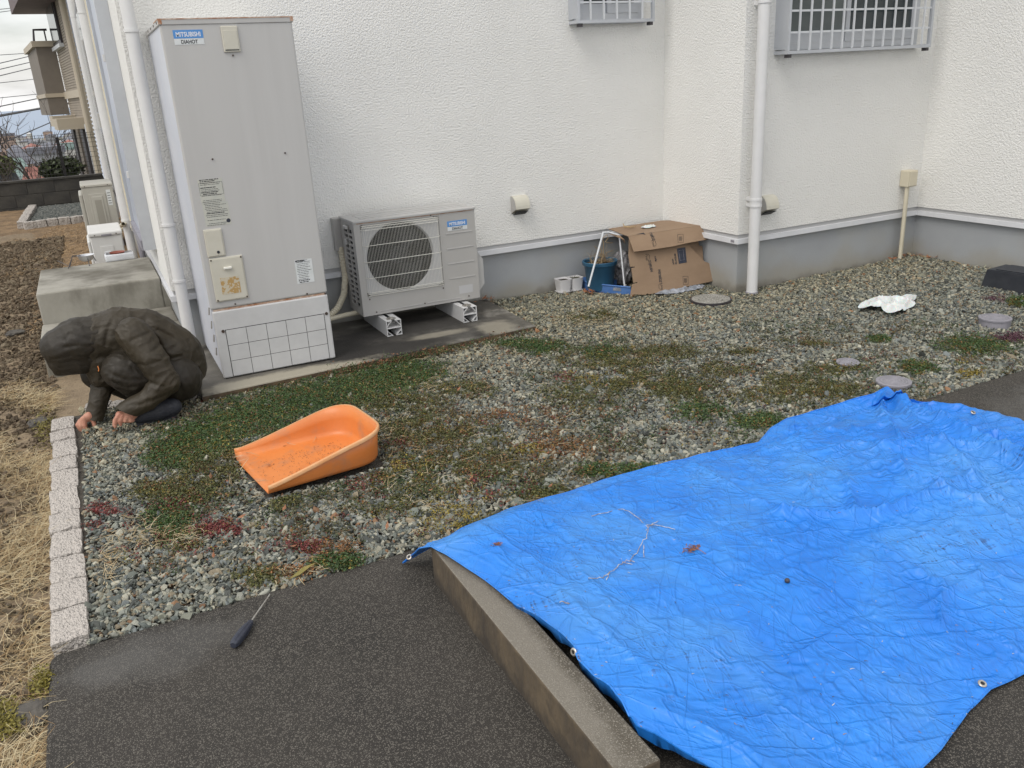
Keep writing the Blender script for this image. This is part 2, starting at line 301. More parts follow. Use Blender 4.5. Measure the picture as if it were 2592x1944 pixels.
def lathe(bm, c, prof, n=24, caps=False):
    c = V(c); rings = []
    for r, z in prof: rings.append([bm.verts.new(c + V((r*math.cos(2*math.pi*k/n), r*math.sin(2*math.pi*k/n), z))) for k in range(n)])
    for i in range(len(rings)-1):
        for k in range(n): bm.faces.new((rings[i][k], rings[i][(k+1)%n], rings[i+1][(k+1)%n], rings[i+1][k]))
    if caps and prof[0][0] > 0: bm.faces.new(rings[0][::-1])
    if caps and prof[-1][0] > 0: bm.faces.new(rings[-1])
    return bm
def prism(bm, poly, off):
    off = V(off); a = [bm.verts.new(V(p)) for p in poly]; b = [bm.verts.new(V(p)+off) for p in poly]; n = len(a)
    bm.faces.new(a); bm.faces.new(b[::-1])
    for i in range(n): bm.faces.new((a[i], b[i], b[(i+1)%n], a[(i+1)%n]))
    return bm
def disc_y(bm, x, y, z, r, h, n=14):      # a short cylinder facing -y
    a = [V((x+r*math.cos(2*math.pi*k/n), y, z+r*math.sin(2*math.pi*k/n))) for k in range(n)]
    return prism(bm, a, (0, -h, 0))
def text_obj(name, body, size, origin, right, up, material, parent, extrude=.0004, bold=0.0, sx=1.0, align='LEFT'):
    cu = bpy.data.curves.new(name, 'FONT'); cu.body = body; cu.size = size; cu.extrude = extrude; cu.offset = bold; cu.align_x = align
    to = bpy.data.objects.new('tmp', cu); COL.objects.link(to); bpy.context.view_layer.update()
    dg = bpy.context.evaluated_depsgraph_get(); me = bpy.data.meshes.new_from_object(to.evaluated_get(dg)); bpy.data.objects.remove(to); bpy.data.curves.remove(cu)
    r = V(right).normalized(); u = V(up).normalized(); n = r.cross(u)
    mm = Matrix((r*sx, u, n)).transposed().to_4x4(); mm.translation = V(origin); me.transform(mm); me.name = name
    return link_mesh(name, me, material, parent)
def np_mesh(name, verts, faces_n, faces, cols=None):
    me = bpy.data.meshes.new(name); verts = np.asarray(verts, np.float32); faces = np.asarray(faces, np.int32).reshape(-1)
    me.vertices.add(len(verts)); me.vertices.foreach_set('co', verts.ravel()); nf = len(faces)//faces_n
    me.loops.add(len(faces)); me.loops.foreach_set('vertex_index', faces); me.polygons.add(nf)
    me.polygons.foreach_set('loop_start', np.arange(0, len(faces), faces_n, dtype=np.int32))
    try: me.polygons.foreach_set('loop_total', np.full(nf, faces_n, np.int32))
    except Exception: pass
    me.update(calc_edges=True)
    if cols is not None:
        a = me.color_attributes.new('col', 'FLOAT_COLOR', 'POINT'); c = np.ones((len(verts), 4), np.float32); c[:, :3] = cols; a.data.foreach_set('color', c.ravel())
    return me
def sm(a, b, x): t = np.clip((np.asarray(x, float)-a)/(b-a), 0, 1); return t*t*(3-2*t)
def gz(x, y):
    x = np.asarray(x, float); y = np.asarray(y, float)
    return .022*sm(2.46, 3.6, y) + .03*sm(5.0, 5.7, x)*sm(3.0, 3.9, y) + .006*np.sin(3.1*x+1.3*y)*sm(2.5, 2.9, y) + .005*np.sin(5.7*y-2.2*x)*sm(2.5, 2.9, y)
def scatter(name, pts, scl, rot, cols, material, variants=6, sub=2, rough=.55, seed=0):
    n = len(pts); me = bpy.data.meshes.new(name); me.vertices.add(n); me.vertices.foreach_set('co', np.asarray(pts, np.float32).ravel())
    def at_(nm, ty, field, data): a = me.attributes.new(nm, ty, 'POINT'); a.data.foreach_set(field, np.asarray(data).ravel())
    at_('scl', 'FLOAT_VECTOR', 'vector', np.asarray(scl, np.float32)); at_('rot', 'FLOAT_VECTOR', 'vector', np.asarray(rot, np.float32))
    at_('idx', 'INT', 'value', RNG.integers(0, variants, n).astype(np.int32))
    c = np.ones((n, 4), np.float32); c[:, :3] = cols; at_('col', 'FLOAT_COLOR', 'color', c)
    o = bpy.data.objects.new(name, me); COL.objects.link(o); me.materials.append(material); WL[name] = V((0, 0, 0))
    g = bpy.data.node_groups.new(name+'_nodes', 'GeometryNodeTree')
    g.interface.new_socket('Geometry', in_out='INPUT', socket_type='NodeSocketGeometry'); g.interface.new_socket('Geometry', in_out='OUTPUT', socket_type='NodeSocketGeometry')
    N = g.nodes.new; K = g.links.new
    gi = N('NodeGroupInput'); go = N('NodeGroupOutput'); iop = N('GeometryNodeInstanceOnPoints'); jn = N('GeometryNodeJoinGeometry')
    for k in range(variants):
        ico = N('GeometryNodeMeshIcoSphere'); ico.inputs['Radius'].default_value = .5; ico.inputs['Subdivisions'].default_value = sub
        sp = N('GeometryNodeSetPosition'); nz_ = N('ShaderNodeTexNoise'); nz_.noise_dimensions = '4D'; nz_.inputs['W'].default_value = seed+k*7.3; nz_.inputs['Scale'].default_value = 1.9; nz_.inputs['Detail'].default_value = 1.0
        sub_ = N('ShaderNodeVectorMath'); sub_.operation = 'SUBTRACT'; sub_.inputs[1].default_value = (.5, .5, .5)
        sc_ = N('ShaderNodeVectorMath'); sc_.operation = 'SCALE'; sc_.inputs['Scale'].default_value = rough*2
        K(nz_.outputs['Color'], sub_.inputs[0]); K(sub_.outputs[0], sc_.inputs[0]); K(ico.outputs[0], sp.inputs['Geometry']); K(sc_.outputs[0], sp.inputs['Offset'])
        smt = N('GeometryNodeSetMaterial'); smt.inputs['Material'].default_value = material; K(sp.outputs[0], smt.inputs['Geometry'])
        gti = N('GeometryNodeGeometryToInstance'); K(smt.outputs[0], gti.inputs[0]); K(gti.outputs[0], jn.inputs[0])
    def na(nm, ty): a = N('GeometryNodeInputNamedAttribute'); a.data_type = ty; a.inputs['Name'].default_value = nm; return a.outputs['Attribute']
    K(gi.outputs[0], iop.inputs['Points']); K(jn.outputs[0], iop.inputs['Instance']); iop.inputs['Pick Instance'].default_value = True
    K(na('idx', 'INT'), iop.inputs['Instance Index']); K(na('scl', 'FLOAT_VECTOR'), iop.inputs['Scale'])
    er = N('FunctionNodeEulerToRotation'); K(na('rot', 'FLOAT_VECTOR'), er.inputs[0]); K(er.outputs[0], iop.inputs['Rotation'])
    K(iop.outputs[0], go.inputs[0])
    md = o.modifiers.new('scatter', 'NODES'); md.node_group = g
    return stuff(o)
def leaves(name, cen, cols, nleaf, spread, size, material, up=.6, aspect=.6):
    n = len(cen); cen = np.repeat(np.asarray(cen, float), nleaf, 0); cols = np.repeat(np.asarray(cols, float), nleaf, 0); k = len(cen)
    c = cen + RNG.normal(0, 1, (k, 3))*np.array([spread, spread, spread*.35]); c[:, 2] += abs(RNG.normal(0, spread*.35, k))
    d = RNG.normal(0, 1, (k, 3)); d[:, 2] *= .5; d /= np.linalg.norm(d, axis=1)[:, None]
    nrm = RNG.normal(0, .55, (k, 3)) + np.array([0, 0, up]); w = np.cross(nrm, d); w /= np.linalg.norm(w, axis=1)[:, None]+1e-9
    s = size*RNG.uniform(.6, 1.3, k)[:, None]
    v = np.stack([c-d*s*.5, c+w*s*aspect*.5, c+d*s*.5, c-w*s*aspect*.5], 1).reshape(-1, 3)
    cc = np.repeat(cols*RNG.uniform(.6, 1.35, (k, 1)), 4, 0)
    o = link_mesh(name, np_mesh(name, v, 4, np.arange(4*k), cc), material); return stuff(o)
def strands(name, base, length, cols, material, width=.0016, flat=.75, seg=3, curl=1.2):
    k = len(base); base = np.asarray(base, float); az = RNG.uniform(0, 2*np.pi, k); el = np.clip(RNG.normal(.35, .35, k), -.05, 1.4)*(1.3-flat)
    turn = RNG.normal(0, curl, k); Ls = np.asarray(length)*RNG.uniform(.4, 1.3, k); P = [base]; w = []
    for i in range(seg):
        a = az+turn*i/seg; e = el-(.55*i/seg)
        st = (Ls/seg)[:, None]*np.stack([np.cos(a)*np.cos(e), np.sin(a)*np.cos(e), np.sin(e)], 1); nx = P[-1]+st; nx[:, 2] = np.maximum(nx[:, 2], base[:, 2]+.001); P.append(nx)
    wd = np.stack([-np.sin(az), np.cos(az), .35*np.ones(k)], 1)*width/2
    rows = []
    for i, p in enumerate(P):
        f = 1-.6*i/seg; rows += [p-wd*f, p+wd*f]
    v = np.stack(rows, 1); nv = v.shape[1]; idx = (np.arange(k)*nv)[:, None]
    fs = np.concatenate([np.stack([idx[:, 0]+2*i, idx[:, 0]+2*i+1, idx[:, 0]+2*i+3, idx[:, 0]+2*i+2], 1) for i in range(seg)], 0)
    o = link_mesh(name, np_mesh(name, v.reshape(-1, 3), 4, fs, np.repeat(np.asarray(cols), nv, 0)), material); return stuff(o)
# ------------------------------------------------------------------ the setting: ground
def grid_mesh(name, xs, ys, fz, material, smooth=True):
    X, Y = np.meshgrid(xs, ys); Z = fz(X, Y); nx, ny = len(xs), len(ys); v = np.stack([X, Y, Z], -1).reshape(-1, 3)
    i = np.arange(nx*ny).reshape(ny, nx); f = np.stack([i[:-1, :-1], i[:-1, 1:], i[1:, 1:], i[1:, :-1]], -1).reshape(-1)
    return link_mesh(name, np_mesh(name, v, 4, f), material, smooth=smooth)
def land(x, y):
    d = np.maximum(y-17.2, 0); return -.16 - 5.0*sm(0, 14, d) - 9*sm(10, 70, d) - 16*sm(60, 500, d) - 14*sm(300, 1500, d) - 6*sm(1500, 1900, d)
ys = np.concatenate([np.linspace(-60, 16, 12), np.linspace(17, 60, 30), np.geomspace(70, 2200, 30)]); xs = np.concatenate([-np.geomspace(20, 3000, 14)[::-1], np.linspace(-15, 15, 9), np.geomspace(20, 3000, 14)])
struct(grid_mesh('terrain', xs, ys, land, M['hill']))
struct(link_mesh('sea', np_mesh('sea', [(-40000, 1500, -47), (40000, 1500, -47), (40000, 60000, -47), (-40000, 60000, -47)], 4, [0, 1, 2, 3]), M['sea']))
def nzv(x, y, s, oct_=3, z=0.0): return noise.fractal(V((x*s, y*s, z)), 1.0, 2.0, oct_)
def soil_z(X, Y):
    Z = np.zeros_like(X)
    for idx in np.ndindex(X.shape):
        x, y = X[idx], Y[idx]; a = 1.0 if x < .35 else .3
        rough = .015*(1 if y < 9 else .5)
        e = min(1.0, max(0.0, (-0.42-x)/.12)) if y < 4.7 else 1.0     # packed lower beside the stones
        Z[idx] = -.035 + a*(rough*nzv(x, y, 5.2, 4)*(.3+.7*e) + .006*nzv(x, y, 22, 2, 5))
    return Z
g1 = grid_mesh('dirt_yard', np.linspace(-2.2, .34, 130), np.linspace(.6, 16.0, 420), soil_z, [M['soil'], M['lawn_soil']])
struct(g1)
pc = [p for p in g1.data.polygons]
for p in pc:
    c = p.center
    if (c.y > 7.0 and c.x > -.62-.02*(c.y-7) + .15*nzv(c.x, c.y, 2.0, 2) and c.y < 13.6) or (c.y > 12.8): p.material_index = 1
def bed_z(X, Y): return np.where((Y > 4.62) & (X < .33), -.12, gz(X, Y) - .014)
struct(grid_mesh('gravel_bed', np.linspace(-.30, 5.72, 90), np.linspace(2.44, 5.42, 60), bed_z, M['bed']))
# dark concrete pavement with a rounded corner
bm = bm_(); poly = [(9, 2.46), (9, -6), (-.372, -6), (-.372, 2.42)]
poly += [(-.372+.03*(1-math.cos(a)), 2.42+.04*math.sin(a)) for a in (.5, 1.0, 1.57)]
f = [bm.verts.new((x, y, 0.0)) for x, y in poly]; face = bm.faces.new(f)
r = bmesh.ops.extrude_face_region(bm, geom=[face])
for v in r['geom']:
    if isinstance(v, bmesh.types.BMVert): v.co.z -= .12
es = [e for e in bm.edges if all(abs(v.co.z) < 1e-5 for v in e.verts)]; bmesh.ops.bevel(bm, geom=es, offset=.012, segments=3, profile=.5, affect='EDGES')
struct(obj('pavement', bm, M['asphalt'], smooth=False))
# ------------------------------------------------------------------ house
X0, YW, X2, YW2, X3, ZT, HW = .322, 5.37, 3.933, 4.51, 5.706, .421, 5.6
foot = [(X0, YW), (X2, YW), (X2, YW2), (X3, YW2), (X3, 1.2), (14, 1.2), (14, 15.6), (X0, 15.6)]
def inset(poly, d):     # move each edge of an axis-aligned footprint inwards by d (counter-clockwise)
    out = []; n = len(poly)
    for i in range(n):
        p0, p, p1 = V(poly[i-1]), V(poly[i]), V(poly[(i+1)%n]); a = (p-p0).normalized(); b = (p1-p).normalized()
        na_, nb = V((-a.y, a.x)), V((-b.y, b.x)); out.append(p + d*na_ + d*nb)
    return out
house = thing('house', 'white stucco house with grey foundation and barred windows', 'house', (X0, YW, 0))
def ring_wall(d, z0, z1): return prism(bm_(), [(*p, z0) for p in inset(foot, d)], (0, 0, z1-z0))
obj('foundation', ring_wall(.022, -.15, ZT-.05), M['foundation'], house)
obj('flashing', ring_wall(.010, ZT-.055, ZT-.002), M['trim_grey'], house)
obj('drip_trim', ring_wall(-.012, ZT-.062, ZT-.028), M['trim'], house)
obj('wall', ring_wall(.0, ZT, HW), M['stucco'], house)
obj('roof', prism(bm_(), [(*p, HW+.002) for p in inset(foot, -.12)], (0, 0, .16)), M['eave'], house)
pm = PX(1855, 613, X2-.013); obj('maker_plate', BX(X2-.0145, X2-.0125, YW2+.02, YW2+.055, ZT-.052, ZT-.036), M['grey_pvc'], house)
# vent hoods on the walls
def vent_hood(x, z, y, label):
    t = thing('vent_hood', label, 'vent', (x, y, z), 'wall vent hoods'); w, h, d = .056, .062, .075
    prof = [(0, h)] + [(-d*math.sin(a), -h*.55+ (h*1.55)*math.cos(a)) for a in np.linspace(.15, 1.57, 8)] + [(-d, -h*.95), (0, -h)]
    prof = [(0, h), (-.012, h)] + [(-.012-(d-.012)*math.sin(a), -h*.5+1.5*h*math.cos(a)) for a in np.linspace(.1, 1.5, 7)] + [(0, -h*.98)]
    obj('hood', prism(bm_(), [(x-w, y+a, z+b) for a, b in prof], (2*w, 0, 0)), [M['cream_plastic']], t)
    obj('cheek', prism(bm_(), [(x-w-.0015, y+a*.97, z+b*.97) for a, b in prof], (-.002, 0, 0)), M['ac'], t)
    obj('outlet', prism(bm_(), [(x-w+.008, y-d+.02, z-h*.62-.004), (x+w-.008, y-d+.02, z-h*.62-.004), (x+w-.008, y-.004, z-h*1.0-.006), (x-w+.008, y-.004, z-h*1.0-.006)], (0, 0, -.004)), M['dark'], t)
p = PY(1317, 518, YW-.03); vent_hood(p.x, p.z, YW, 'cream vent hood on the wall above the barred heat pump side')
p = PY(1946, 518, YW2-.03); vent_hood(p.x, p.z, YW2, 'cream vent hood on the wall just right of the white downpipe')
# barred windows
def barred_window(label, xl, xr, zb, y, bars, rails, first, sashes, ytop=1.15):
    t = thing('barred_window', label, 'window', ((xl+xr)/2, y, zb), 'windows with white security bars'); zt = zb+ytop
    fr = bm_(); fx0, fx1, fz0, fz1 = xl+.03, xr-.03, zb+.025, zt; d = .045
    box(fr, fx0, fx0+d, y-.03, y+.02, fz0, fz1); box(fr, fx1-d, fx1, y-.03, y+.02, fz0, fz1); box(fr, fx0+d, fx1-d, y-.031, y+.02, fz0, fz0+d*.9); box(fr, fx0+d, fx1-d, y-.031, y+.02, fz1-d, fz1)
    obj('frame', fr, M['alum'], t)
    mid = fx0+(fx1-fx0)*first
    for (a, b, off, mm) in ((fx0+d, mid+.02, -.012, sashes[0]), (mid-.02, fx1-d, -.024, sashes[1])):
        s = bm_(); w = .035; z0, z1 = fz0+d*.9+.001, fz1-d-.001
        box(s, a, a+w, y+off-.010, y+off, z0, z1); box(s, b-w, b, y+off-.010, y+off, z0, z1); box(s, a+w, b-w, y+off-.0105, y+off, z0, z0+.06); box(s, a+w, b-w, y+off-.0105, y+off, z1-w, z1)
        so_ = obj('sash', s, M['alum'], t); obj('pane', BX(a+w-.002, b-w+.002, y+off-.006, y+off-.003, z0+.058, z1-w+.002), mm, so_)
    yb = y-.115; g = bm_(); q = .018
    box(g, xl, xl+q, yb-.012, yb+.012, zb, zt); box(g, xr-q, xr, yb-.012, yb+.012, zb, zt); box(g, xl+q, xr-q, yb-.0125, yb+.012, zb, zb+.020)
    for xx in (xl+.002, xr-.024): box(g, xx, xx+.022, yb+.012, y, zb+.001, zb+.022)
    box(g, xl+.002, xl+.006, yb+.012, y, zb+.03, zt); box(g, xl+.01, xr-.01, y-.035, y-.002, zb+.001, zb+.018)
    obj('bar_frame', g, M['alum'], t)
    for i in range(bars):
        x = xl+q+(xr-xl-2*q)*(i+.8)/(bars+.6); obj('bar', BX(x-.005, x+.005, yb-.014, yb-.003, zb+.02, zt), M['bar_white'], t)
        if i == 0: ref = x
    for i in range(1, rails+1): obj('rail', BX(xl+q, xr-q, yb-.002, yb+.009, zb+.128*i-.005, zb+.128*i+.007), M['bar_white'], t)
    for s_ in (-1, 1): obj('bracket', BX((xl+.012 if s_ < 0 else xr-.04), (xl+.04 if s_ < 0 else xr-.012), yb-.006, yb+.03, zb-.022, zb-.001), M['sash_dark'], t)
a = PY(1461, 62, YW-.115); b = PY(1655, 52, YW-.115); barred_window('smaller barred window high on the wall left of the inner corner', a.x, b.x, (a.z+b.z)/2, YW, 5, 8, .5, (M['glass'], M['frost']))
a = PY(1990, 137, YW2-.115); b = PY(2352, 120, YW2-.115); barred_window('wide barred window high on the wall right of the white downpipe', a.x, b.x, (a.z+b.z)/2, YW2, 13, 8, .46, (M['frost'], M['glass']))
# downpipes
def downpipe(label, pts, r, bands, mtl='white_pvc', name='downpipe', n=20, base=None, grp='downpipes on the house'):
    t = thing(name, label, 'pipe', pts[0], grp); obj('pipe', TB(pts, r, n), M[mtl], t, smooth=True)
    p0, p1 = V(pts[0]), V(pts[-1])
    for z in bands:
        f_ = (z-p0.z)/(p1.z-p0.z); c = p0.lerp(p1, f_); obj('clip', lathe(bm_(), c, [(r+.001, -.009), (r+.004, -.008), (r+.004, .008), (r+.001, .009)], n), M[mtl], t)
    return t
pb = PZ(1903, 742, gz(4.0, 4.43)); pb = V((pb.x, 4.425, gz(4.0, 4.43)-.02)); a = PY(1903, 735, 4.425)
t = downpipe('white downpipe standing on the gravel beside the projecting wall corner', [(a.x, 4.425, -.03), (a.x, 4.425, 5.5)], .0375, [])
for u, v in ((1916, 520), (1915, 505), (1931, 5)):
    q = PY(u, v, 4.425); r_ = .0375; obj('clip', lathe(bm_(), (a.x, 4.425, q.z), [(r_+.001, -.008), (r_+.005, -.007), (r_+.005, .007), (r_+.001, .008)], 20), M['white_pvc'], t, smooth=False)
    obj('bracket', BX(a.x-.007, a.x+.007, 4.465, YW2, q.z-.012, q.z+.012), M['white_pvc'], t)
q = PY(1916, 512, 4.425); obj('socket', lathe(bm_(), (a.x, 4.425, q.z), [(.0376, -.03), (.0405, -.028), (.0405, .03), (.0376, .031)], 24), M['white_pvc'], t, smooth=True)
obj('ground_socket', lathe(bm_(), (a.x, 4.425, gz(4.1, 4.43)), [(.036, -.01), (.044, -.01), (.044, .012), (.036, .012)], 20), M['grey_pvc'], t)
a = PY(485, 862, 5.29)
q0 = PY(355, 80, 5.29)
t = downpipe('white downpipe at the house corner behind the tall water tank', [(a.x-.005, 5.29, .0), (a.x-.005, 5.29, 5.5)], .034, [])
for u, v in ((345, 78), (435, 568), (465, 709)):
    q = PY(u, v, 5.29); obj('clip', lathe(bm_(), (a.x-.005, 5.29, q.z), [(.035, -.008), (.039, -.007), (.039, .007), (.035, .008)], 20), M['white_pvc'], t)
    obj('bracket', BX(a.x-.012, a.x+.002, 5.32, YW, q.z-.01, q.z+.01), M['white_pvc'], t)
# cream conduits with junction box in the right corner
c0 = PY(2283, 648, 4.47); t = thing('conduit_pair', 'two cream conduits rising to a junction box in the right wall corner', 'conduit', (c0.x, 4.46, 0))
q1 = PY(2303, 455, 4.46); zb_ = PY(2303, 470, 4.46).z; obj('pipe', TB([(q1.x-.028, 4.455, .01), (q1.x-.028, 4.455, zb_)], .014, 14), M['cream_pvc'], t, smooth=True)
obj('pipe', TB([(q1.x+.012, 4.478, .01), (q1.x+.010, 4.478, zb_)], .011, 14), M['cream_pvc'], t, smooth=True)
obj('junction_box', BX(q1.x-.05, q1.x+.045, 4.43, YW2-.001, zb_-.005, zb_+.115, bev=.006, seg=2), M['cream_pvc'], t)
obj('box_lid', BX(q1.x-.043, q1.x+.037, 4.424, 4.4295, zb_+.002, zb_+.107, bev=.002), M['cream_pvc'], t)
# ------------------------------------------------------------------ concrete slab under the heat pump
SZ = .0555
poly = [(.312, 4.40), (2.335, 4.51), (2.372, 5.34), (.36, 5.40)]
bm = prism(bm_(), [(x, y, SZ) for x, y in poly], (0, 0, -.12)); es = [e for e in bm.edges if all(v.co.z > SZ-.001 for v in e.verts)]
bmesh.ops.bevel(bm, geom=es, offset=.008, segments=2, profile=.5, affect='EDGES')
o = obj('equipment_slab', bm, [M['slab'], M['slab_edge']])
for p in o.data.polygons:
    if abs(p.normal.z) < .3: p.material_index = 1
tag(o, 'weathered concrete slab under the water tank and heat pump', 'slab')
# ------------------------------------------------------------------ hot water tank
TX, TY, TW, TD, TH = .4503, 4.6037, .63, .755, 1.8126
t = thing('water_tank', 'tall grey hot water storage tank on the concrete slab', 'water tank', (TX+TW/2, TY+TD/2, SZ)); z0 = SZ
lowz = z0+.385
obj('front_panel', BX(TX, TX+TW, TY, TY+.03, lowz+.004, z0+TH-.022, bev=.010, seg=3), M['tank'], t, smooth=False)
obj('side_shell', BX(TX+.004, TX+TW-.004, TY+.0305, TY+TD, z0+.02, z0+TH-.022, bev=.004), M['tank_lit_side'], t)
cap = obj('top_cap', BX(TX-.004, TX+TW+.004, TY-.004, TY+TD+.003, z0+TH-.028, z0+TH, bev=.003), M['ac_top'], t)
rs = bm_(); box(rs, TX-.0052, TX+TW+.0052, TY-.0055, TY-.0045, z0+TH-.0045, z0+TH+.0008); box(rs, TX-.0052, TX+.012, TY-.0058, TY-.0048, z0+TH-.024, z0+TH+.001); box(rs, TX+TW-.01, TX+TW+.0055, TY-.006, TY-.005, z0+TH-.022, z0+TH+.001)
box(rs, TX-.0056, TX-.0046, TY-.005, TY+.22, z0+TH-.005, z0+TH+.001)
obj('rusty_edge', rs, M['rust'], t)
for k in range(4): obj('cap_screw', BX(TX-.0065, TX-.0045, TY+.07+.17*k, TY+.085+.17*k, z0+TH-.018, z0+TH-.008), M['screw'], cap)
cov = obj('lower_cover', BX(TX+.004, TX+TW-.002, TY-.002, TY+.028, z0+.004, lowz-.006, bev=.008, seg=2), M['tank_low'], t)
obj('gap_rust', BX(TX+.012, TX+TW-.012, TY+.004, TY+.03, lowz-.006, lowz+.004), M['rust'], t)
gx0, gx1, gz0, gz1 = TX+.055, TX+.592, z0+.010, z0+.272
obj('groove', BX(gx0-.002, gx1+.002, TY-.0032, TY-.0021, gz0-.001, gz1+.002), M['dark'], cov)
for r_ in range(3):
    for c_ in range(5):
        w, h = (gx1-gx0)/5, (gz1-gz0)/3; obj('panel', BX(gx0+w*c_+.0014, gx0+w*(c_+1)-.0014, TY-.0052, TY-.0033, gz0+h*r_+.0014, gz0+h*(r_+1)-.0014), M['tank_low'], cov)
def dotn(name, x, z, r, y=TY, h=.005, mm='screw', par=None): return obj(name, disc_y(bm_(), TX+x, y, z0+z, r, h), M[mm], par or t)
for x, z in ((.316,1.640),(.137,1.157),(.503,1.157),(.128,.405),(.515,.400),(.615,.385)): dotn('screw', x, z, .0045)
for x, z in ((.042,.268),(.607,.272)): dotn('knob', x, z, .0085, TY-.002)
for k in range(4): obj('hinge_clip', TB([(TX-.004, TY+.03, z0+.40-.075*k), (TX-.010, TY+.028, z0+.36-.075*k)], .0035, 6), M['steel'], t)
# labels and hatches
obj('maker_label', BX(TX+.054, TX+.191, TY-.0012, TY-.0004, z0+1.724, z0+1.762), M['blue_label'], t)
obj('model_label', BX(TX+.054, TX+.191, TY-.0012, TY-.0004, z0+1.696, z0+1.7235), M['white_label'], t)
R_, U_ = (1, 0, 0), (0, 0, 1)
text_obj('maker_name', 'MITSUBISHI', .0285, (TX+.1225, TY-.0016, z0+1.7325), R_, U_, M['white_ink'], t, bold=.0006, sx=.80, align='CENTER')
text_obj('model_name', 'DIAHOT', .0235, (TX+.1225, TY-.0016, z0+1.7010), R_, U_, M['ink'], t, bold=.0005, sx=.86, align='CENTER')
hd = obj('inspection_lid', BX(TX+.276, TX+.356, TY-.010, TY, z0+1.655, z0+1.775, bev=.004, seg=2), M['cream_plastic'], t)
obj('lid_face', BX(TX+.283, TX+.349, TY-.0125, TY-.0101, z0+1.668, z0+1.755, bev=.001), M['cream_plastic'], hd); obj('lid_groove', BX(TX+.283, TX+.349, TY-.0112, TY-.0101, z0+1.6625, z0+1.666), M['dark'], hd)
def hatch(x0, x1, za, zc, screws=True):
    h = obj('hatch', BX(TX+x0, TX+x1, TY-.008, TY, z0+za, z0+zc, bev=.007, seg=2), M['cream_plastic'], t)
    obj('door', BX(TX+x0+.007, TX+x1-.007, TY-.0115, TY-.0081, z0+za+.007, z0+zc-.007, bev=.0012), M['cream_plastic'], h); return h
h = hatch(.031, .123, .667, .812); obj('latch', disc_y(bm_(), TX+.087, TY-.0116, z0+.692, .0075, .003), M['black_plastic'], h)
h = hatch(.034, .203, .428, .662)
for x, z in ((.043,.652),(.194,.652),(.043,.438),(.194,.438)): obj('screw', disc_y(bm_(), TX+x, TY-.0116, z0+z, .0045, .002), M['screw'], h)
obj('grip', BX(TX+.098, TX+.140, TY-.024, TY-.0116, z0+.598, z0+.611, bev=.003, seg=2), M['wire'], h)
obj('old_sticker', BX(TX+.072, TX+.168, TY-.0124, TY-.0116, z0+.465, z0+.555), M['old_paper'], h)
def printed(par, x0, x1, za, zc, mm, rows, head=True):
    y = TY; obj('label_sheet', BX(TX+x0, TX+x1, y-.001, y-.0003, z0+za, z0+zc), M[mm], par)
    b_ = bm_(); w = x1-x0; h_ = (zc-za)/rows
    for r_ in range(rows):
        z = z0+zc-h_*(r_+.6)
        if random.random() < .12: continue
        x = TX+x0+w*random.uniform(.05, .14); end = TX+x0+w*random.uniform(.65, .95); thick = h_*(.26 if random.random() > .13 else .55)
        while x < end:
            l = random.uniform(.004, .020); box(b_, x, min(x+l, end), y-.0014, y-.00105, z, z+thick); x += l+random.uniform(.001, .003)
    return stuff(obj('small_print', b_, M['ink'], par))
printed(t, .047, .167, .945, 1.062, 'cream_label', 15); printed(t, .050, .177, .826, .944, 'cream_label', 14)
fr = bm_()
for a_ in ((.049,.164,1.0440,1.0450),(.049,.164,.983,.984),(.049,.050,.984,1.044),(.163,.164,.984,1.044),(.078,.0787,.984,1.044)): box(fr, TX+a_[0], TX+a_[1], TY-.0015, TY-.0010, z0+a_[2], z0+a_[3])
obj('label_frame', fr, M['ink'], t)
obj('round_mark', disc_y(bm_(), TX+.165, TY-.0010, z0+.846, .0105, .0006, 18), M['handle'], t)
printed(t, .472, .566, .462, .592, 'white_label', 14); text_obj('plate_maker', 'MITSUBISHI', .0125, (TX+.475, TY-.0016, z0+.594-.012), R_, U_, M['ink'], t, bold=.0004, sx=.8)
# ------------------------------------------------------------------ heat pump outdoor unit
AX, AY, AW, AD, AH = 1.3783, 4.9926, .80, .30, .5912; AZ = .1655
t = thing('heat_pump_unit', 'grey heat pump unit with white wire fan guard', 'heat pump', (AX+AW/2, AY+AD/2, SZ))
gx0, gx1 = AX+.040, AX+.553; gz0, gz1 = AZ+.120, AZ+.565
cx_, cz_, rr = (gx0+gx1)/2-.012, (gz0+gz1)/2-.002, .213
# front panel with a round opening
bm = bm_(); n = 48; sq = []
for k in range(n):
    a = 2*math.pi*k/n+math.pi/4; c, s = math.cos(a), math.sin(a); mxx = max(abs(c), abs(s))
    ox = (AX+.002) if False else None
    tx = (gx1-cx_ if c > 0 else cx_-gx0); tz = (gz1-cz_ if s > 0 else cz_-gz0); kx = tx/abs(c) if abs(c) > 1e-6 else 9; kz = tz/abs(s) if abs(s) > 1e-6 else 9; kk = min(kx, kz)
    sq.append((bm.verts.new((cx_+c*rr, AY+.028, cz_+s*rr)), bm.verts.new((cx_+c*rr*1.04, AY+.012, cz_+s*rr*1.04)), bm.verts.new((cx_+c*kk, AY+.010, cz_+s*kk))))
for k in range(n):
    a, b = sq[k], sq[(k+1)%n]
    for i in range(2): bm.faces.new((a[i], b[i], b[i+1], a[i+1]))
obj('fan_surround', bm, M['shroud'], t)
bm = bm_()
box(bm, AX, gx0, AY, AY+.02, AZ, AZ+AH-.012, bev=0); box(bm, gx1, AX+AW, AY, AY+.02, AZ, AZ+AH-.012); box(bm, gx0, gx1, AY+.0005, AY+.02, AZ, gz0); box(bm, gx0, gx1, AY+.0005, AY+.02, gz1, AZ+AH-.012)
obj('front_panel', bm, M['ac'], t)
obj('casing', BX(AX+.003, AX+AW-.002, AY+.245, AY+AD, AZ+.002, AZ+AH-.013), M['ac'], t)
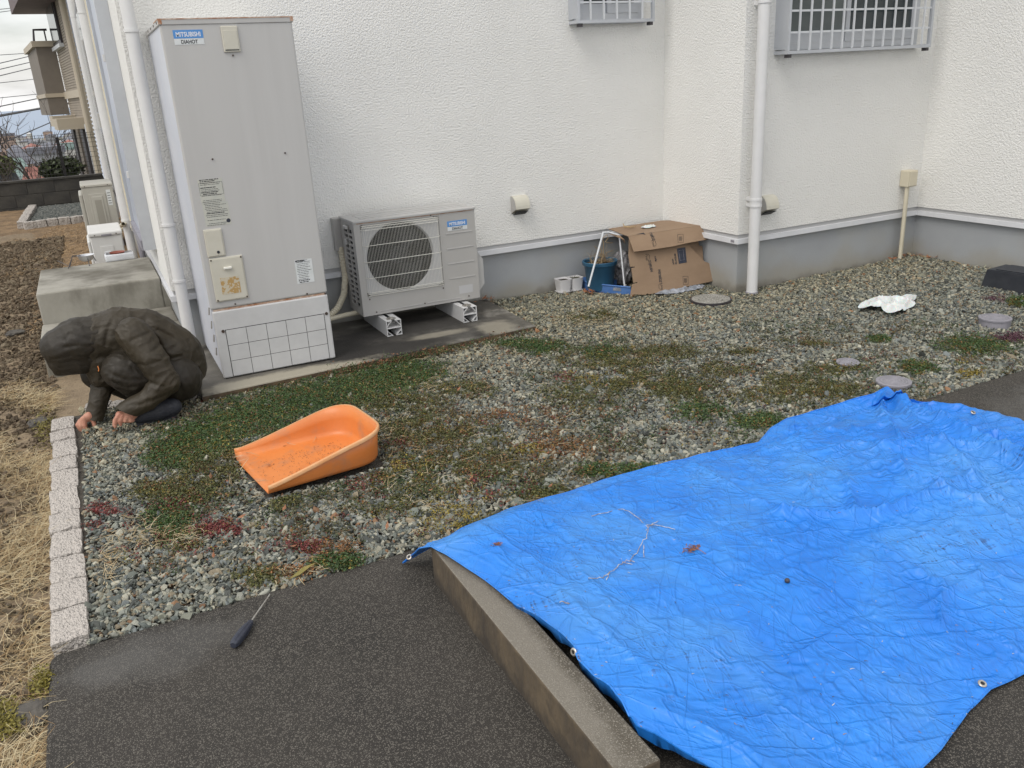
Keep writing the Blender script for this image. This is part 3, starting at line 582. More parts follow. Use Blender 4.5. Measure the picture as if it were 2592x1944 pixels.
obj('right_side', BX(AX+AW-.012, AX+AW-.0005, AY+.0205, AY+AD-.001, AZ+.001, AZ+AH-.0125), M['ac'], t)
obj('inner_back', BX(AX+.05, AX+AW-.2, AY+.20, AY+.24, AZ+.02, AZ+AH-.03), M['dark'], t)
obj('base_pan', BX(AX+.002, AX+AW-.002, AY+.021, AY+.244, AZ+.001, AZ+.02), M['ac'], t)
tp = obj('top_panel', BX(AX-.006, AX+AW+.006, AY-.008, AY+AD+.004, AZ+AH-.012, AZ+AH+.004, bev=.004, seg=2), M['ac_top'], t)
for k in range(3): obj('ridge', BX(AX+.06, AX+AW-.02, AY+.06+.07*k, AY+.09+.07*k, AZ+AH+.004, AZ+AH+.0065), M['ac_top'], tp)
obj('rusty_edge', BX(AX+.02, AX+AW-.01, AY-.0015, AY-.0003, AZ+AH-.017, AZ+AH-.0125), M['rust'], t)
# left side louvres
sd_ = bm_(); nrow = 15; zz0, zz1 = AZ+.05, AZ+AH-.055
cols_ = ((AY+.055, AY+.130), (AY+.150, AY+.225)); w_ = AX+.003
box(sd_, AX-.0003, AX+.010, AY+.0205, cols_[0][0], AZ+.001, AZ+AH-.0125); box(sd_, AX-.0003, AX+.010, cols_[0][1], cols_[1][0], AZ+.001, AZ+AH-.0125); box(sd_, AX-.0003, AX+.010, cols_[1][1], AY+.2445, AZ+.001, AZ+AH-.0125)
for ya, yb in cols_:
    box(sd_, AX, AX+.009, ya, yb, AZ+.001, zz0); box(sd_, AX, AX+.009, ya, yb, zz1, AZ+AH-.0125)
    st = (zz1-zz0)/nrow
    for k in range(1, nrow): box(sd_, AX, AX+.008, ya, yb, zz0+st*k-.0065, zz0+st*k+.0065)
obj('louvred_side', sd_, M['ac'], t)
obj('side_dark', BX(AX+.02, AX+.024, AY+.03, AY+.24, AZ+.02, AZ+AH-.02), M['dark'], t)
obj('handle', BX(AX-.022, AX-.001, AY+.10, AY+.17, AZ+AH-.055, AZ+AH-.035, bev=.004), M['ac_top'], t); obj('hook', BX(AX-.014, AX-.001, AY+.16, AY+.20, AZ+.43, AZ+.47, bev=.004), M['ac_top'], t)
# fan
bm = bm_(); disc_y(bm, cx_, AY+.10, cz_, .055, .03, 20); obj('fan_hub', bm, M['fan'], t)
for k in range(3):
    bm = bm_(); a0 = k*2.094+.5; rows = []
    for i in range(7):
        r_ = .05+(rr-.062)*i/6; aa = a0+.1*i/6
        rows.append([bm.verts.new((cx_+r_*math.cos(aa+w2), AY+.10+.05*(w2-.4), cz_+r_*math.sin(aa+w2))) for w2 in np.linspace(0, .55+.75*i/6, 6)])
    for i in range(6):
        for j in range(5): bm.faces.new((rows[i][j], rows[i][j+1], rows[i+1][j+1], rows[i+1][j]))
    obj('fan_blade', bm, M['fan'], t)
# wire guard
bm = bm_(); nw = 54; yg = AY-.024
for i in range(nw):
    x = gx0+.006+(gx1-gx0-.012)*i/(nw-1); e_ = min(1, min(i, nw-1-i)/2.0); yy = AY+.004-(.028)*e_
    tube(bm, [(x, AY+.006, gz1-.004), (x, yy, gz1-.026), (x, yy, gz0+.026), (x, AY+.006, gz0+.004)], .0008, 4, cap=False)
for z in (gz1-.03, gz1-.125, gz1-.225, gz1-.325, gz0+.03): tube(bm, [(gx0, AY+.006, z), (gx0+.018, yg-.002, z), (gx1-.018, yg-.002, z), (gx1, AY+.006, z)], .0017, 5)
for z in (gz1-.006, gz1-.017, gz0+.006, gz0+.017): tube(bm, [(gx0+.004, yg+.018, z), (gx1-.004, yg+.018, z)], .0020, 5)
stuff(obj('fan_guard', bm, M['wire'], t))
for k in range(4):
    z = AZ+.443-.0972*k; obj('rib', BX(AX+.592, AX+.775, AY-.0035, AY, z, z+.0045), M['ac_top'], t)
obj('rib', BX(AX+.11, AX+.39, AY-.003, AY, AZ+.020, AZ+.0235), M['ac_top'], t); obj('rib', BX(AX+.43, AX+.66, AY-.003, AY, AZ+.020, AZ+.0235), M['ac_top'], t)
for x, z in ((.085,.018),(.41,.022),(.72,.022),(.05,.560),(.50,.575),(.05,.105),(.545,.102)): obj('screw', disc_y(bm_(), AX+x, AY-.0002, AZ+z, .0045, .003, 8), M['screw'], t)
obj('faded_mark', BX(AX+.655, AX+.752, AY-.0008, AY-.0001, AZ+.045, AZ+.098), M['shroud'], t)
obj('maker_label', BX(AX+.607, AX+.743, AY-.0012, AY-.0003, AZ+.487, AZ+.523), M['blue_label'], t); obj('model_label', BX(AX+.607, AX+.743, AY-.0012, AY-.0003, AZ+.462, AZ+.4865), M['white_label'], t)
text_obj('maker_name', 'MITSUBISHI', .0280, (AX+.675, AY-.0016, AZ+.4950), R_, U_, M['white_ink'], t, bold=.0006, sx=.80, align='CENTER')
text_obj('model_name', 'DIAHOT', .0220, (AX+.675, AY-.0016, AZ+.4665), R_, U_, M['ink'], t, bold=.0005, sx=.88, align='CENTER')
obj('valve_cover', prism(bm_(), [(AX+AW, AY+.03, AZ+.320), (AX+AW+.052, AY+.03, AZ+.245), (AX+AW+.052, AY+.03, AZ+.080), (AX+AW, AY+.03, AZ+.025)], (0, .22, 0)), M['ac_top'], t)
# extruded plastic feet
for fx in (1.520, 2.035):
    w, h, y0_, y1_ = .048, .098, 4.842, 5.33; b_ = bm_(); zb_ = SZ; e_ = .004
    box(b_, fx-w, fx-w+e_, y0_, y1_, zb_, zb_+h); box(b_, fx+w-e_, fx+w, y0_, y1_, zb_, zb_+h); box(b_, fx-w+e_, fx-.012, y0_, y1_, zb_+h-e_, zb_+h); box(b_, fx+.012, fx+w-e_, y0_, y1_, zb_+h-e_, zb_+h)
    box(b_, fx-w+e_, fx-.010, y0_, y1_, zb_+.001, zb_+e_); box(b_, fx+.010, fx+w-e_, y0_, y1_, zb_+.001, zb_+e_); box(b_, fx-w+e_, fx+w-e_, y0_, y1_, zb_+h*.49, zb_+h*.53)
    for (xa, za, xb, zc) in ((fx-w+.002, .060, fx-.016, .094), (fx+.016, .094, fx+w-.002, .060), (fx-w+.002, .036, fx-.016, .006), (fx+.016, .006, fx+w-.002, .036)):
        dx, dz = xb-xa, zc-za; l = math.hypot(dx, dz); nx_, nz_2 = -dz/l*.0018, dx/l*.0018
        prism(b_, [(xa-nx_, y0_+.001, zb_+za-nz_2), (xb-nx_, y0_+.001, zb_+zc-nz_2), (xb+nx_, y0_+.001, zb_+zc+nz_2), (xa+nx_, y0_+.001, zb_+za+nz_2)], (0, .48, 0))
    ft = obj('foot_block', b_, M['white_pvc'], t)
    bb = bm_(); lathe(bb, (fx, 4.89, SZ+h), [(.030, .0), (.030, .003), (.014, .0035), (.014, .010), (.0, .0105)], 16); obj('bolt', bb, M['steel'], ft)
# pipe duct beside the unit
t = thing('pipe_hose', 'cream flexible hose from wall box down behind the heat pump', 'hose', (1.36, 5.3, SZ)); q = PY(853, 583, YW); q2 = PY(853, 640, YW)
obj('wall_box', BX(q.x-.035, q.x+.06, YW-.055, YW-.001, q2.z+.02, q.z+.085, bev=.004), M['ac'], t)
hp = [PY(862, 625, 5.33), PY(868, 660, 5.32), PY(874, 700, 5.30), PY(871, 745, 5.26), PY(855, 780, 5.22), PY(835, 800, 5.20), PY(815, 812, 5.19)]
pts = []
for i in range(len(hp)-1):
    for k in range(10): pts.append(hp[i].lerp(hp[i+1], k/10))
for _ in range(3): pts = [pts[0]]+[(pts[i-1]+pts[i]*2+pts[i+1])/4 for i in range(1, len(pts)-1)]+[pts[-1]]
obj('corrugated_hose', TB(pts, [.022 if k % 2 else .019 for k in range(len(pts))], 12), M['cream_pvc'], t)
obj('low_pipe', TB([PY(835, 808, 5.15), PY(875, 797, 5.16), PY(935, 785, 5.2)], .0155, 12), M['cream_pvc'], t, smooth=True)
# ------------------------------------------------------------------ steps at the side of the house
t = thing('concrete_steps', 'two worn grey concrete steps against the side of the house', 'steps', (-.06, 6.0, 0))
obj('upper_step', BX(-.432, .305, 6.0, 6.92, -.12, .40, bev=.01, seg=2), M['step'], t); obj('lower_step', BX(-.44, .342, 5.56, 5.999, -.12, .20, bev=.01, seg=2), M['step'], t)
obj('step_side', BX(.25, .342, 5.395, 5.558, -.1, .195), M['step'], t); obj('step_fill', BX(.3052, .342, 6.001, 6.92, -.1, .356), M['step'], t)
def SS(a, b): return (120+a/4.74, 350+b/4.74)
p = PZ(*SS(480, 1500), .40); t = thing('sieve_pan', 'steel bowl on a thin wire stand resting on the upper step', 'bowl', (p.x, p.y, .40))
bm = lathe(bm_(), (p.x, p.y, .418), [(.028, 0), (.046, .012), (.056, .042), (.060, .045), (.054, .043), (.044, .014), (.0, .004)], 24); obj('bowl', bm, M['chrome'], t, smooth=True)
w_ = bm_(); a = PZ(*SS(300, 1420), .46); b = PZ(*SS(250, 1560), .402); c = PZ(*SS(120, 1470), .43)
tube(w_, [V((p.x-.03, p.y, .462)), a, b], .003, 6); tube(w_, [V((p.x-.04, p.y+.03, .462)), a+V((0, .04, 0)), b+V((.01, .05, 0))], .003, 6); tube(w_, [b+V((0, 0, .02)), c], .002, 6)
tube(w_, [V((p.x+.01, p.y-.05, .44)), PZ(*SS(505, 1530), .402)], .003, 6); tube(w_, [V((p.x+.05, p.y+.04, .44)), V((p.x+.06, p.y+.05, .402))], .003, 6)
stuff(obj('wire_stand', w_, M['sash_dark'], t))
a = PZ(*SS(700, 1490), .402); b = PZ(*SS(1055, 1450), .402); t = thing('plastic_tray', 'translucent white tray on the upper step with a clay saucer in it', 'tray', ((a.x+b.x)/2, a.y+.06, .402))
bm = BX(a.x, b.x, a.y, a.y+.13, .4005, .452, bev=.012, seg=3); top = [f_ for f_ in bm.faces if f_.normal.z > .9 and f_.calc_area() > .005]; bmesh.ops.delete(bm, geom=top, context='FACES'); obj('tray', bm, M['translucent'], t, smooth=True)
o = obj('clay_saucer', lathe(bm_(), ((a.x+b.x)/2-.01, a.y+.065, .430), [(.03, 0), (.052, .022), (.056, .030), (.05, .028), (.03, .006), (0, .005)], 22), M['red_clay'], None, smooth=True, loc=((a.x+b.x)/2-.01, a.y+.065, .43)); tag(o, 'small brown clay saucer sitting in the translucent tray', 'saucer')
# ------------------------------------------------------------------ granite edging stones
gm = []
for k in range(5):
    bm = BX(-.5, .5, -.5, .5, -.5, .5); bmesh.ops.subdivide_edges(bm, edges=bm.edges[:], cuts=3, use_grid_fill=True)
    for v in bm.verts:
        c = v.co.copy(); q = max(abs(c.x), abs(c.y), abs(c.z)); ed = sum(abs(abs(w)-.5) < 1e-4 for w in c)
        v.co *= (1 - (.035 if ed == 2 else .07 if ed == 3 else 0)); v.co += .045*noise.noise_vector(c*3+V((k*9, 0, 0)))
    me = bpy.data.meshes.new('stone'); bmesh.ops.recalc_face_normals(bm, faces=bm.faces[:]); bm.to_mesh(me); bm.free(); me.materials.append(M['granite']); gm.append(me)
def edging(name, label, p0, p1, n, w, top, h, jitter=.004, root=None, lens=None):
    p0, p1 = V(p0), V(p1); t = thing(name, label, 'edging', p0); base = WL[t.name]; d = (p1-p0); L_ = d.length; d.normalize(); ang = math.atan2(d.y, d.x)-math.pi/2; s = 0
    ls = lens or [random.uniform(.9, 1.12) for _ in range(n)]; tot = sum(ls)
    for k in range(n):
        l = ls[k]/tot*L_; c = p0+d*(s+l/2); s += l; o = bpy.data.objects.new('stone', gm[k % 5]); COL.objects.link(o); o.parent = t; WL[o.name] = base
        o.location = V((c.x+random.uniform(-jitter, jitter), c.y, top-h/2+random.uniform(-.003, .003)))-base; o.scale = (w*random.uniform(.95, 1.05), l*.965, h)
        o.rotation_euler = (random.uniform(-.03, .03), random.uniform(-.03, .03), ang+random.uniform(-.05, .05))
    p0 = p0+d*.03; bm = bm_(); q = V((-d.y, d.x, 0))*w*.40; prism(bm, [p0-q+V((0, 0, top-.014)), p1-q+V((0, 0, top-.014)), p1+q+V((0, 0, top-.014)), p0+q+V((0, 0, top-.014))], (0, 0, -.06)); obj('mortar_joint', bm, M['mortar'], t)
    return t
# joint rows seen along the left side of the gravel
jl = [1664, 1578, 1485, 1375, 1305, 1225, 1160, 1080, 1036, 1000]
jy = [PZ(170, v*1.0, .035).y for v in (1662, 1565, 1490, 1420, 1352, 1300, 1238, 1190, 1155, 1110, 1085, 1052)]
lens = [jy[i+1]-jy[i] for i in range(len(jy)-1)]
edging('stone_edging', 'pale granite edging stones in a row between the dirt and the gravel', (-.315, 2.468, 0), (-.348, 4.60, 0), len(lens), .108, .022, .12, lens=lens)
edging('stone_edging', 'short granite edging row behind the crouching person', (-.24, 4.66, 0), (.30, 4.50, 0), 5, .09, .040, .11)
edging('stone_edging', 'pale stone edging along the near side of the far gravel patch', (-.90, 13.3, 0), (.1, 13.45, 0), 7, .12, .06, .2)
edging('stone_edging', 'pale stone edging along the left side of the far gravel patch', (-.92, 13.38, 0), (-.86, 15.7, 0), 12, .12, .06, .2)
# ------------------------------------------------------------------ kerb block
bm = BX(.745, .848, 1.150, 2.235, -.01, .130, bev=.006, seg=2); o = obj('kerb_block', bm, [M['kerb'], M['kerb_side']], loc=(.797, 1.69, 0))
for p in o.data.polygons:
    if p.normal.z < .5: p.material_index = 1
tag(o, 'long weathered concrete kerb block with the tarp over its edge', 'kerb')
# ------------------------------------------------------------------ blue tarpaulin
def ZK(a, b, z): return PZ(1000+a/2.576, 1300+b/2.576, z)
left = [PZ(1020, 1425, .006), PZ(1040, 1408, .05), PZ(1062, 1390, .12), ZK(235, 213, .146), ZK(330, 262, .146), ZK(400, 310, .146), ZK(500, 375, .145), ZK(600, 440, .142), ZK(700, 520, .145), ZK(780, 590, .142), ZK(960, 680, .146), ZK(1100, 790, .150), ZK(1170, 860, .148), ZK(1190, 950, .135), ZK(1290, 1050, .135), ZK(1400, 1120, .140), ZK(1480, 1220, .138), ZK(1550, 1370, .120), ZK(1700, 1430, .110), ZK(1850, 1530, .105), ZK(2061, 1650, .10), V((1.06, .99, .07)), V((1.22, .90, .03))]
bot = [V((1.22, .90, .03)), PZ(2332, 1944, .012), PZ(2380, 1898, .012), PZ(2450, 1800, .012), PZ(2507, 1746, .012), PZ(2592, 1703, .012), V((2.3, .99, .015)), V((3.22, 1.03, .02))]
top = [PZ(1020, 1425, .006), PZ(1088, 1388, .05), PZ(1172, 1336, .05), PZ(1300, 1285, .042), PZ(1380, 1262, .04), PZ(1453, 1242, .04), PZ(1560, 1205, .04), PZ(1640, 1184, .04), PZ(1780, 1150, .04), PZ(1922, 1119, .04), PZ(1950, 1085, .04), PZ(1992, 1060, .04), PZ(2080, 1035, .045), PZ(2168, 1008, .06), PZ(2210, 998, .09), PZ(2246, 980, .10)]
right = [PZ(2246, 980, .10), PZ(2262, 995, .08), PZ(2279, 1018, .05), PZ(2330, 1020, .04), PZ(2380, 1022, .04), PZ(2461, 1037, .035), PZ(2510, 1050, .04), PZ(2540, 1056, .05), PZ(2592, 1070, .05), V((3.28, 1.5, .04)), V((3.22, 1.03, .02))]
def resample(P, n):
    P = np.array([tuple(p) for p in P]); d = np.concatenate([[0], np.cumsum(np.linalg.norm(np.diff(P, axis=0), axis=1))]); s = np.linspace(0, d[-1], n)
    return np.stack([np.interp(s, d, P[:, i]) for i in range(3)], 1)
NU, NV = 400, 250
T_, B_, L_, Rr = resample(top, NU), resample(bot, NU), resample(left, NV), resample(right, NV)
u = np.linspace(0, 1, NU)[None, :, None]; v_ = np.linspace(0, 1, NV)[:, None, None]
G = (1-v_)*T_[None]+v_*B_[None]+(1-u)*L_[:, None]+u*Rr[:, None]-((1-u)*(1-v_)*T_[0]+u*(1-v_)*T_[-1]+(1-u)*v_*B_[0]+u*v_*B_[-1])
edge = np.minimum.reduce([np.broadcast_to(u, (NV, NU, 1)), np.broadcast_to(1-u, (NV, NU, 1)), np.broadcast_to(v_, (NV, NU, 1)), np.broadcast_to(1-v_, (NV, NU, 1))])[..., 0]
win = sm(0, .05, edge)
creases = [([(1985,900),(2080,935),(2180,975),(2300,1010)], -.055, .06), ([(1915,845),(1975,905),(2075,965),(2212,1048),(2300,1100)], .065, .05), ([(1480,1010),(1600,1080),(1690,1132)], .014, .02), ([(1250,1090),(1420,1190),(1640,1260)], .009, .02), ([(1880,1180),(1980,1240),(2035,1262)], .012, .02), ([(1150,1280),(1300,1420),(1480,1560)], .009, .02), ([(1690,1132),(1790,1135),(1900,1128),(2000,1095),(2110,1060)], .030, .030), ([(1930,1020),(1960,1062),(2040,1092),(2110,1105)], .026, .028), ([(1825,1050),(1845,1120)], .020, .022), ([(2085,1060),(2120,1085),(2160,1105)], .022, .03), ([(2035,1260),(2030,1345)], .014, .014), ([(1900,1000),(1990,985),(2110,1000),(2212,1045)], .035, .035), ([(1990,1320),(2050,1280),(2120,1235)], .016, .02), ([(1915,845),(1900,900),(1940,980)], .03, .035), ([(1915,845),(1990,960),(2080,1030)], .028, .03), ([(1360,1560),(1500,1600),(1640,1659)], .022, .03), ([(1760,1000),(1850,985),(1960,1010)], .018, .03), ([(1560,1080),(1480,1150)], .012, .03), ([(1730,1040),(1760,1110)], .016, .02), ([(1420,1330),(1600,1290),(1780,1230)], .008, .02), ([(1700,1440),(1850,1340)], .010, .016), ([(1650,1560),(1800,1480),(1900,1400)], .009, .014), ([(2030,1620),(2120,1500),(2212,1430)], .016, .04), ([(1230,1250),(1330,1380)], .008, .02), ([(1010,1180),(1100,1230),(1210,1300)], .008, .02), ([(1640,980),(1800,940)], .014, .03), ([(1850,900),(1990,930),(2150,950)], .02, .03)]
cre = [([PZ(a*S, b*S, .06) for a, b in pl], h, w) for pl, h, w in creases]
def crease_h(x, y):
    z = 0
    for pl, h, w in cre:
        dm = 9
        for a, b in zip(pl, pl[1:]):
            dx, dy = b.x-a.x, b.y-a.y; tt = max(0, min(1, ((x-a.x)*dx+(y-a.y)*dy)/(dx*dx+dy*dy))); dd = math.hypot(x-a.x-tt*dx, y-a.y-tt*dy); dm = min(dm, dd)
        if dm < 4*w: z += h*math.exp(-(dm/w)*1.4) 
    return z
CH = np.zeros((NV, NU))
for pl, h, w in cre:
    dm = np.full((NV, NU), 9.0)
    for a, b in zip(pl, pl[1:]):
        dx, dy = b.x-a.x, b.y-a.y; tt = np.clip(((G[..., 0]-a.x)*dx+(G[..., 1]-a.y)*dy)/(dx*dx+dy*dy), 0, 1); dm = np.minimum(dm, np.hypot(G[..., 0]-a.x-tt*dx, G[..., 1]-a.y-tt*dy))
    CH += h*np.exp(-(dm/w)*1.5)
def packing(x, y):      # straight creases left by folding
    a = (x*math.cos(.12)+y*math.sin(.12))/.46; b = (-x*math.sin(.12)+y*math.cos(.12))/.42
    return .0055*math.exp(-abs(a-round(a))*38)*(1 if round(a) % 2 else -1)+.0055*math.exp(-abs(b-round(b))*38)*(1 if round(b) % 2 else -1)
for j in range(NV):
    for i in range(NU):
        x, y, z = G[j, i]; q = V((x, y, 0))
        w1 = abs(noise.noise(q*2.6+V((3, 1, 0)))); w2 = abs(noise.noise(V((x*9+y*4, y*7-x*2, 2.2)))); w3 = abs(noise.noise(V((x*4-y*13, y*5+x*11, 7.7)))); w4 = noise.noise(q*1.2)
        dz = .016*(1-w1)*(.4+.6*sm(1.3, 2.3, x)) + (.0045+.006*sm(1.6, 2.6, x))*(1-w2)**5 + (.004+.006*sm(1.6, 2.6, x))*(1-w3)**7 + .012*w4 + .004*(1-abs(noise.noise(V((x*7+y*16+3*w4, y*5-x*9, 5)))))**8 + .0035*(1-abs(noise.noise(V((x*24-y*18, y*26, 4))))) + 1.0*CH[j, i] + packing(x, y)
        hump = .05*sm(1.9, 2.6, x)*sm(1.2, 1.6, y)*(1-sm(2.2, 2.5, y))
        G[j, i, 2] = z + win[j, i]*(dz-.02+hump) + (1-win[j, i])*.004*noise.noise(q*14)
        if .735 < x < .862 and 1.14 < y < 2.245: G[j, i, 2] = max(G[j, i, 2], .137)
i = np.arange(NU*NV).reshape(NV, NU); f = np.stack([i[:-1, :-1], i[:-1, 1:], i[1:, 1:], i[1:, :-1]], -1).reshape(-1)
tarp = thing('tarpaulin', 'large crumpled blue tarpaulin spread over the kerb and pavement', 'tarp', (2.0, 1.7, 0))
me = np_mesh('sheet', G.reshape(-1, 3), 4, f); sheet = link_mesh('sheet', me, M['tarp'], tarp, smooth=True)
s_ = sheet.modifiers.new('thickness', 'SOLIDIFY'); s_.thickness = .0012; s_.offset = -1
# hanging hem on the kerb side and on the near side
def skirt(idx0, idx1, row, drop, out):
    P = row[idx0:idx1]; n = len(P); vs = []
    for k, p in enumerate(P):
        e_ = math.sin(math.pi*k/(n-1))**.6; a = p+np.array([0, 0, -.0005]); b = p+np.array([out[0]*e_, out[1]*e_, -drop*e_*(.8+.4*noise.noise(V((k*.13, 0, 0))))]); c = b+np.array([.008, .004, -.006])*e_; vs += [a, b, c]
    ii = np.arange(n-1)*3; fs = np.concatenate([np.stack([ii, ii+1, ii+4, ii+3], 1), np.stack([ii+1, ii+2, ii+5, ii+4], 1)]); return np_mesh('hem', vs, 4, fs)
link_mesh('hem', skirt(int(NV*.36), int(NV*.80), G[:, 0], .055, (.010, -.006)), M['tarp'], tarp, smooth=True)
seam = bm_()
for row in (G[:, 0], G[0, :], G[-1, :], G[:, -1]): tube(seam, [V(p)+V((0, 0, .001)) for p in row[::2]], .0028, 5)
obj('edge_cord', seam, M['tarp'], tarp)
def grommet(c, n_):
    n_ = V(n_).normalized(); bm = bm_(); q = n_.to_track_quat('Z', 'Y'); prof = [(.006, .0), (.007, .002), (.010, .0025), (.013, .0012), (.014, 0)]
    prof = [(r_*.78, z_) for r_, z_ in prof]; lathe(bm, (0, 0, 0), prof, 20); bmesh.ops.transform(bm, matrix=Matrix.Translation(V(c))@q.to_matrix().to_4x4(), verts=bm.verts[:]); obj('grommet', bm, M['steel'], tarp, smooth=True)
    bm = bm_(); lathe(bm, (0, 0, .0006), [(.0050, 0), (0, .0001)], 16); bmesh.ops.transform(bm, matrix=Matrix.Translation(V(c))@q.to_matrix().to_4x4(), verts=bm.verts[:]); obj('grommet_hole', bm, M['dark'], tarp)
def near_on_sheet(u_, v__, lift=.004):
    d = ray(u_, v__).normalized(); c = V((0, 0, CAM_H)); P = G.reshape(-1, 3); D = P-np.array(c); tt = D@np.array(d); dist = np.linalg.norm(D-tt[:, None]*np.array(d), axis=1); k = int(dist.argmin()); return V(P[k])+V((0, 0, lift))
grommet(near_on_sheet(1040, 1410)+V((-.008, -.01, .004)), (-.5, -.3, .8)); grommet(near_on_sheet(2461, 1050)+V((0, 0, .008)), (0, -.4, .9)); grommet(near_on_sheet(2502, 1740)+V((-.01, .012, .004)), (-.1, -.3, .95)); grommet(ZK(1172, 900, .14)+V((-.004, 0, 0)), (-.8, -.2, .3))
# ------------------------------------------------------------------ screwdrivers
def screwdriver(label, tip, mid, end, r=.015, shaft=.0034):
    tip, mid, end = V(tip), V(mid), V(end); t = thing('screwdriver', label, 'screwdriver', mid, 'screwdrivers for weeding'); d = (end-mid).normalized()
    obj('shaft', TB([tip, mid+d*.01], [shaft*.7, shaft], 10), M['steel'], t, smooth=True)
    Lh = (end-mid).length; n = 18; bm = bm_(); a = d.cross(V((0, 0, 1))).normalized(); b = d.cross(a); rings = []
    for s, rr_ in ((0, .35), (.06, .62), (.14, .62), (.2, .78), (.45, 1.0), (.8, .98), (.93, .86), (1, .6)):
        rings.append([bm.verts.new(mid+d*Lh*s+(rr_*r*(1-.10*((k % 3) == 0)))*(math.cos(2*math.pi*k/n)*a+math.sin(2*math.pi*k/n)*b)) for k in range(n)])
    for i_ in range(len(rings)-1):
        for k in range(n): bm.faces.new((rings[i_][k], rings[i_][(k+1)%n], rings[i_+1][(k+1)%n], rings[i_+1][k]))
    bm.faces.new(rings[0]); bm.faces.new(rings[-1][::-1]); obj('handle', bm, M['handle'], t); return t
screwdriver('long screwdriver with dark blue handle lying on the dark pavement', PZ(683, 1505, .012), PZ(637, 1572, .014), PZ(590, 1634, .016), r=.0155)
# ------------------------------------------------------------------ orange scoop
F1, B1, B2, F2 = V((.396, 3.112)), V((.888, 3.132)), V((.842, 3.560)), V((.342, 3.570))
def arc_path(pts, r, n=8):
    out = [pts[0]]
    for i_ in range(1, len(pts)-1):
        p, a, b = pts[i_], (pts[i_-1]-pts[i_]).normalized(), (pts[i_+1]-pts[i_]).normalized(); s, e = p+a*r, p+b*r
        for k in range(n+1): q = k/n; out.append((1-q)**2*s+2*q*(1-q)*p+q*q*e)
    out.append(pts[-1]); return out
pth = arc_path([F1, B1, B2, F2], .12); P = [V((p.x, p.y, 0)) for p in pth]; tmp = []
for a, b in zip(P, P[1:]):
    n = max(1, int((b-a).length/.03))
    for k in range(n): tmp.append(a.lerp(b, k/n))
tmp.append(P[-1]); P = tmp; nP = len(P); cen = (F1+B1+B2+F2)/4; cen = V((cen.x, cen.y, 0)); frontc = V(((F1.x+F2.x)/2, (F1.y+F2.y)/2, 0)); backd = (V(((B1.x+B2.x)/2, (B1.y+B2.y)/2, 0))-frontc); Lb = backd.length; backd.normalize()
zb = .030; rows = [[] for _ in range(7)]; rimo = []
def sstep(a, b, x): t_ = max(0, min(1, (x-a)/(b-a))); return t_*t_*(3-2*t_)
for i_, p in enumerate(P):
    d = (P[min(i_+1, nP-1)]-P[max(i_-1, 0)]).normalized(); o_ = V((d.y, -d.x, 0)); s = max(0, min(1, (p-frontc).dot(backd)/Lb)); h = .040+.108*(.7*s+.3*sstep(0, 1, s)); fl = .002+.008*s; zf = zb-.014*(1-s)
    prof = [(-.045, .0), (-.022, .002), (-.007, .010), (0, .024), (fl*.5, h*.55), (fl, h), ]
    for k, (a, b) in enumerate(prof): rows[k].append(p+o_*a+V((0, 0, zf+min(b, h))))
    rimo.append((p+o_*fl+V((0, 0, zf+h)), o_))
bm = bm_(); vr = [[bm.verts.new(p) for p in r_] for r_ in rows[:6]]
for k in range(5):
    for i_ in range(nP-1): bm.faces.new((vr[k][i_], vr[k][i_+1], vr[k+1][i_+1], vr[k+1][i_]))
half = nP//2    # floor: bridge the near half of the inner row to the far half
for i_ in range(half):
    a, b, c, d = vr[0][i_], vr[0][i_+1], vr[0][nP-2-i_], vr[0][nP-1-i_]
    if len({a, b, c, d}) == 4: bm.faces.new((a, b, c, d))
    elif len({a, b, c}) == 3: bm.faces.new((a, b, d)) if b == c else None
scoop = thing('garden_scoop', 'orange plastic garden scoop with open front lying on the weeds', 'scoop', (cen.x, cen.y, 0))
o = obj('pan', bm, M['orange'], scoop, smooth=True); s_ = o.modifiers.new('thickness', 'SOLIDIFY'); s_.thickness = .0035; s_.offset = 0
bm = bm_(); rr_ = []
for p, o_ in rimo: rr_.append([bm.verts.new(p+o_*a+V((0, 0, b))) for a, b in ((-.001, -.001), (.0005, .002), (.0075, .002), (.0105, -.001), (.0105, -.013), (.0085, -.013))])
for i_ in range(nP-1):
    for k in range(5): bm.faces.new((rr_[i_][k], rr_[i_][k+1], rr_[i_+1][k+1], rr_[i_+1][k]))
o = obj('rim', bm, M['orange_rim'], scoop, smooth=True); s_ = o.modifiers.new('thickness', 'SOLIDIFY'); s_.thickness = .002
# dry bits in the scoop
k = 420; uu = RNG.beta(1.4, 1.2, k); vv = RNG.uniform(.10, .78, k); fl_ = []
for a, b in zip(uu, vv):
    p = V((F1.x, F1.y, 0)).lerp(V((F2.x, F2.y, 0)), b).lerp(V((B1.x, B1.y, 0)).lerp(V((B2.x, B2.y, 0)), b), .05+.8*a); fl_.append((p.x, p.y, zb-.014*(1-(.05+.8*a))+.005))
strands('soil_crumbs', fl_, np.full(k, .007), np.tile([.09, .05, .03], (k, 1)), M['straw'], width=.0018, flat=1.2, seg=1)
sp = V((F1.x, F1.y, 0)).lerp(V((B1.x, B1.y, 0)), .36)+V((.02, .075, .034)); leaves('weed_scrap', [(sp.x+random.gauss(0, .016)+.0, sp.y+random.gauss(0, .008), sp.z+.004) for _ in range(26)], np.tile([.075, .07, .03], (26, 1)), 6, .004, .006, M['leaf'])
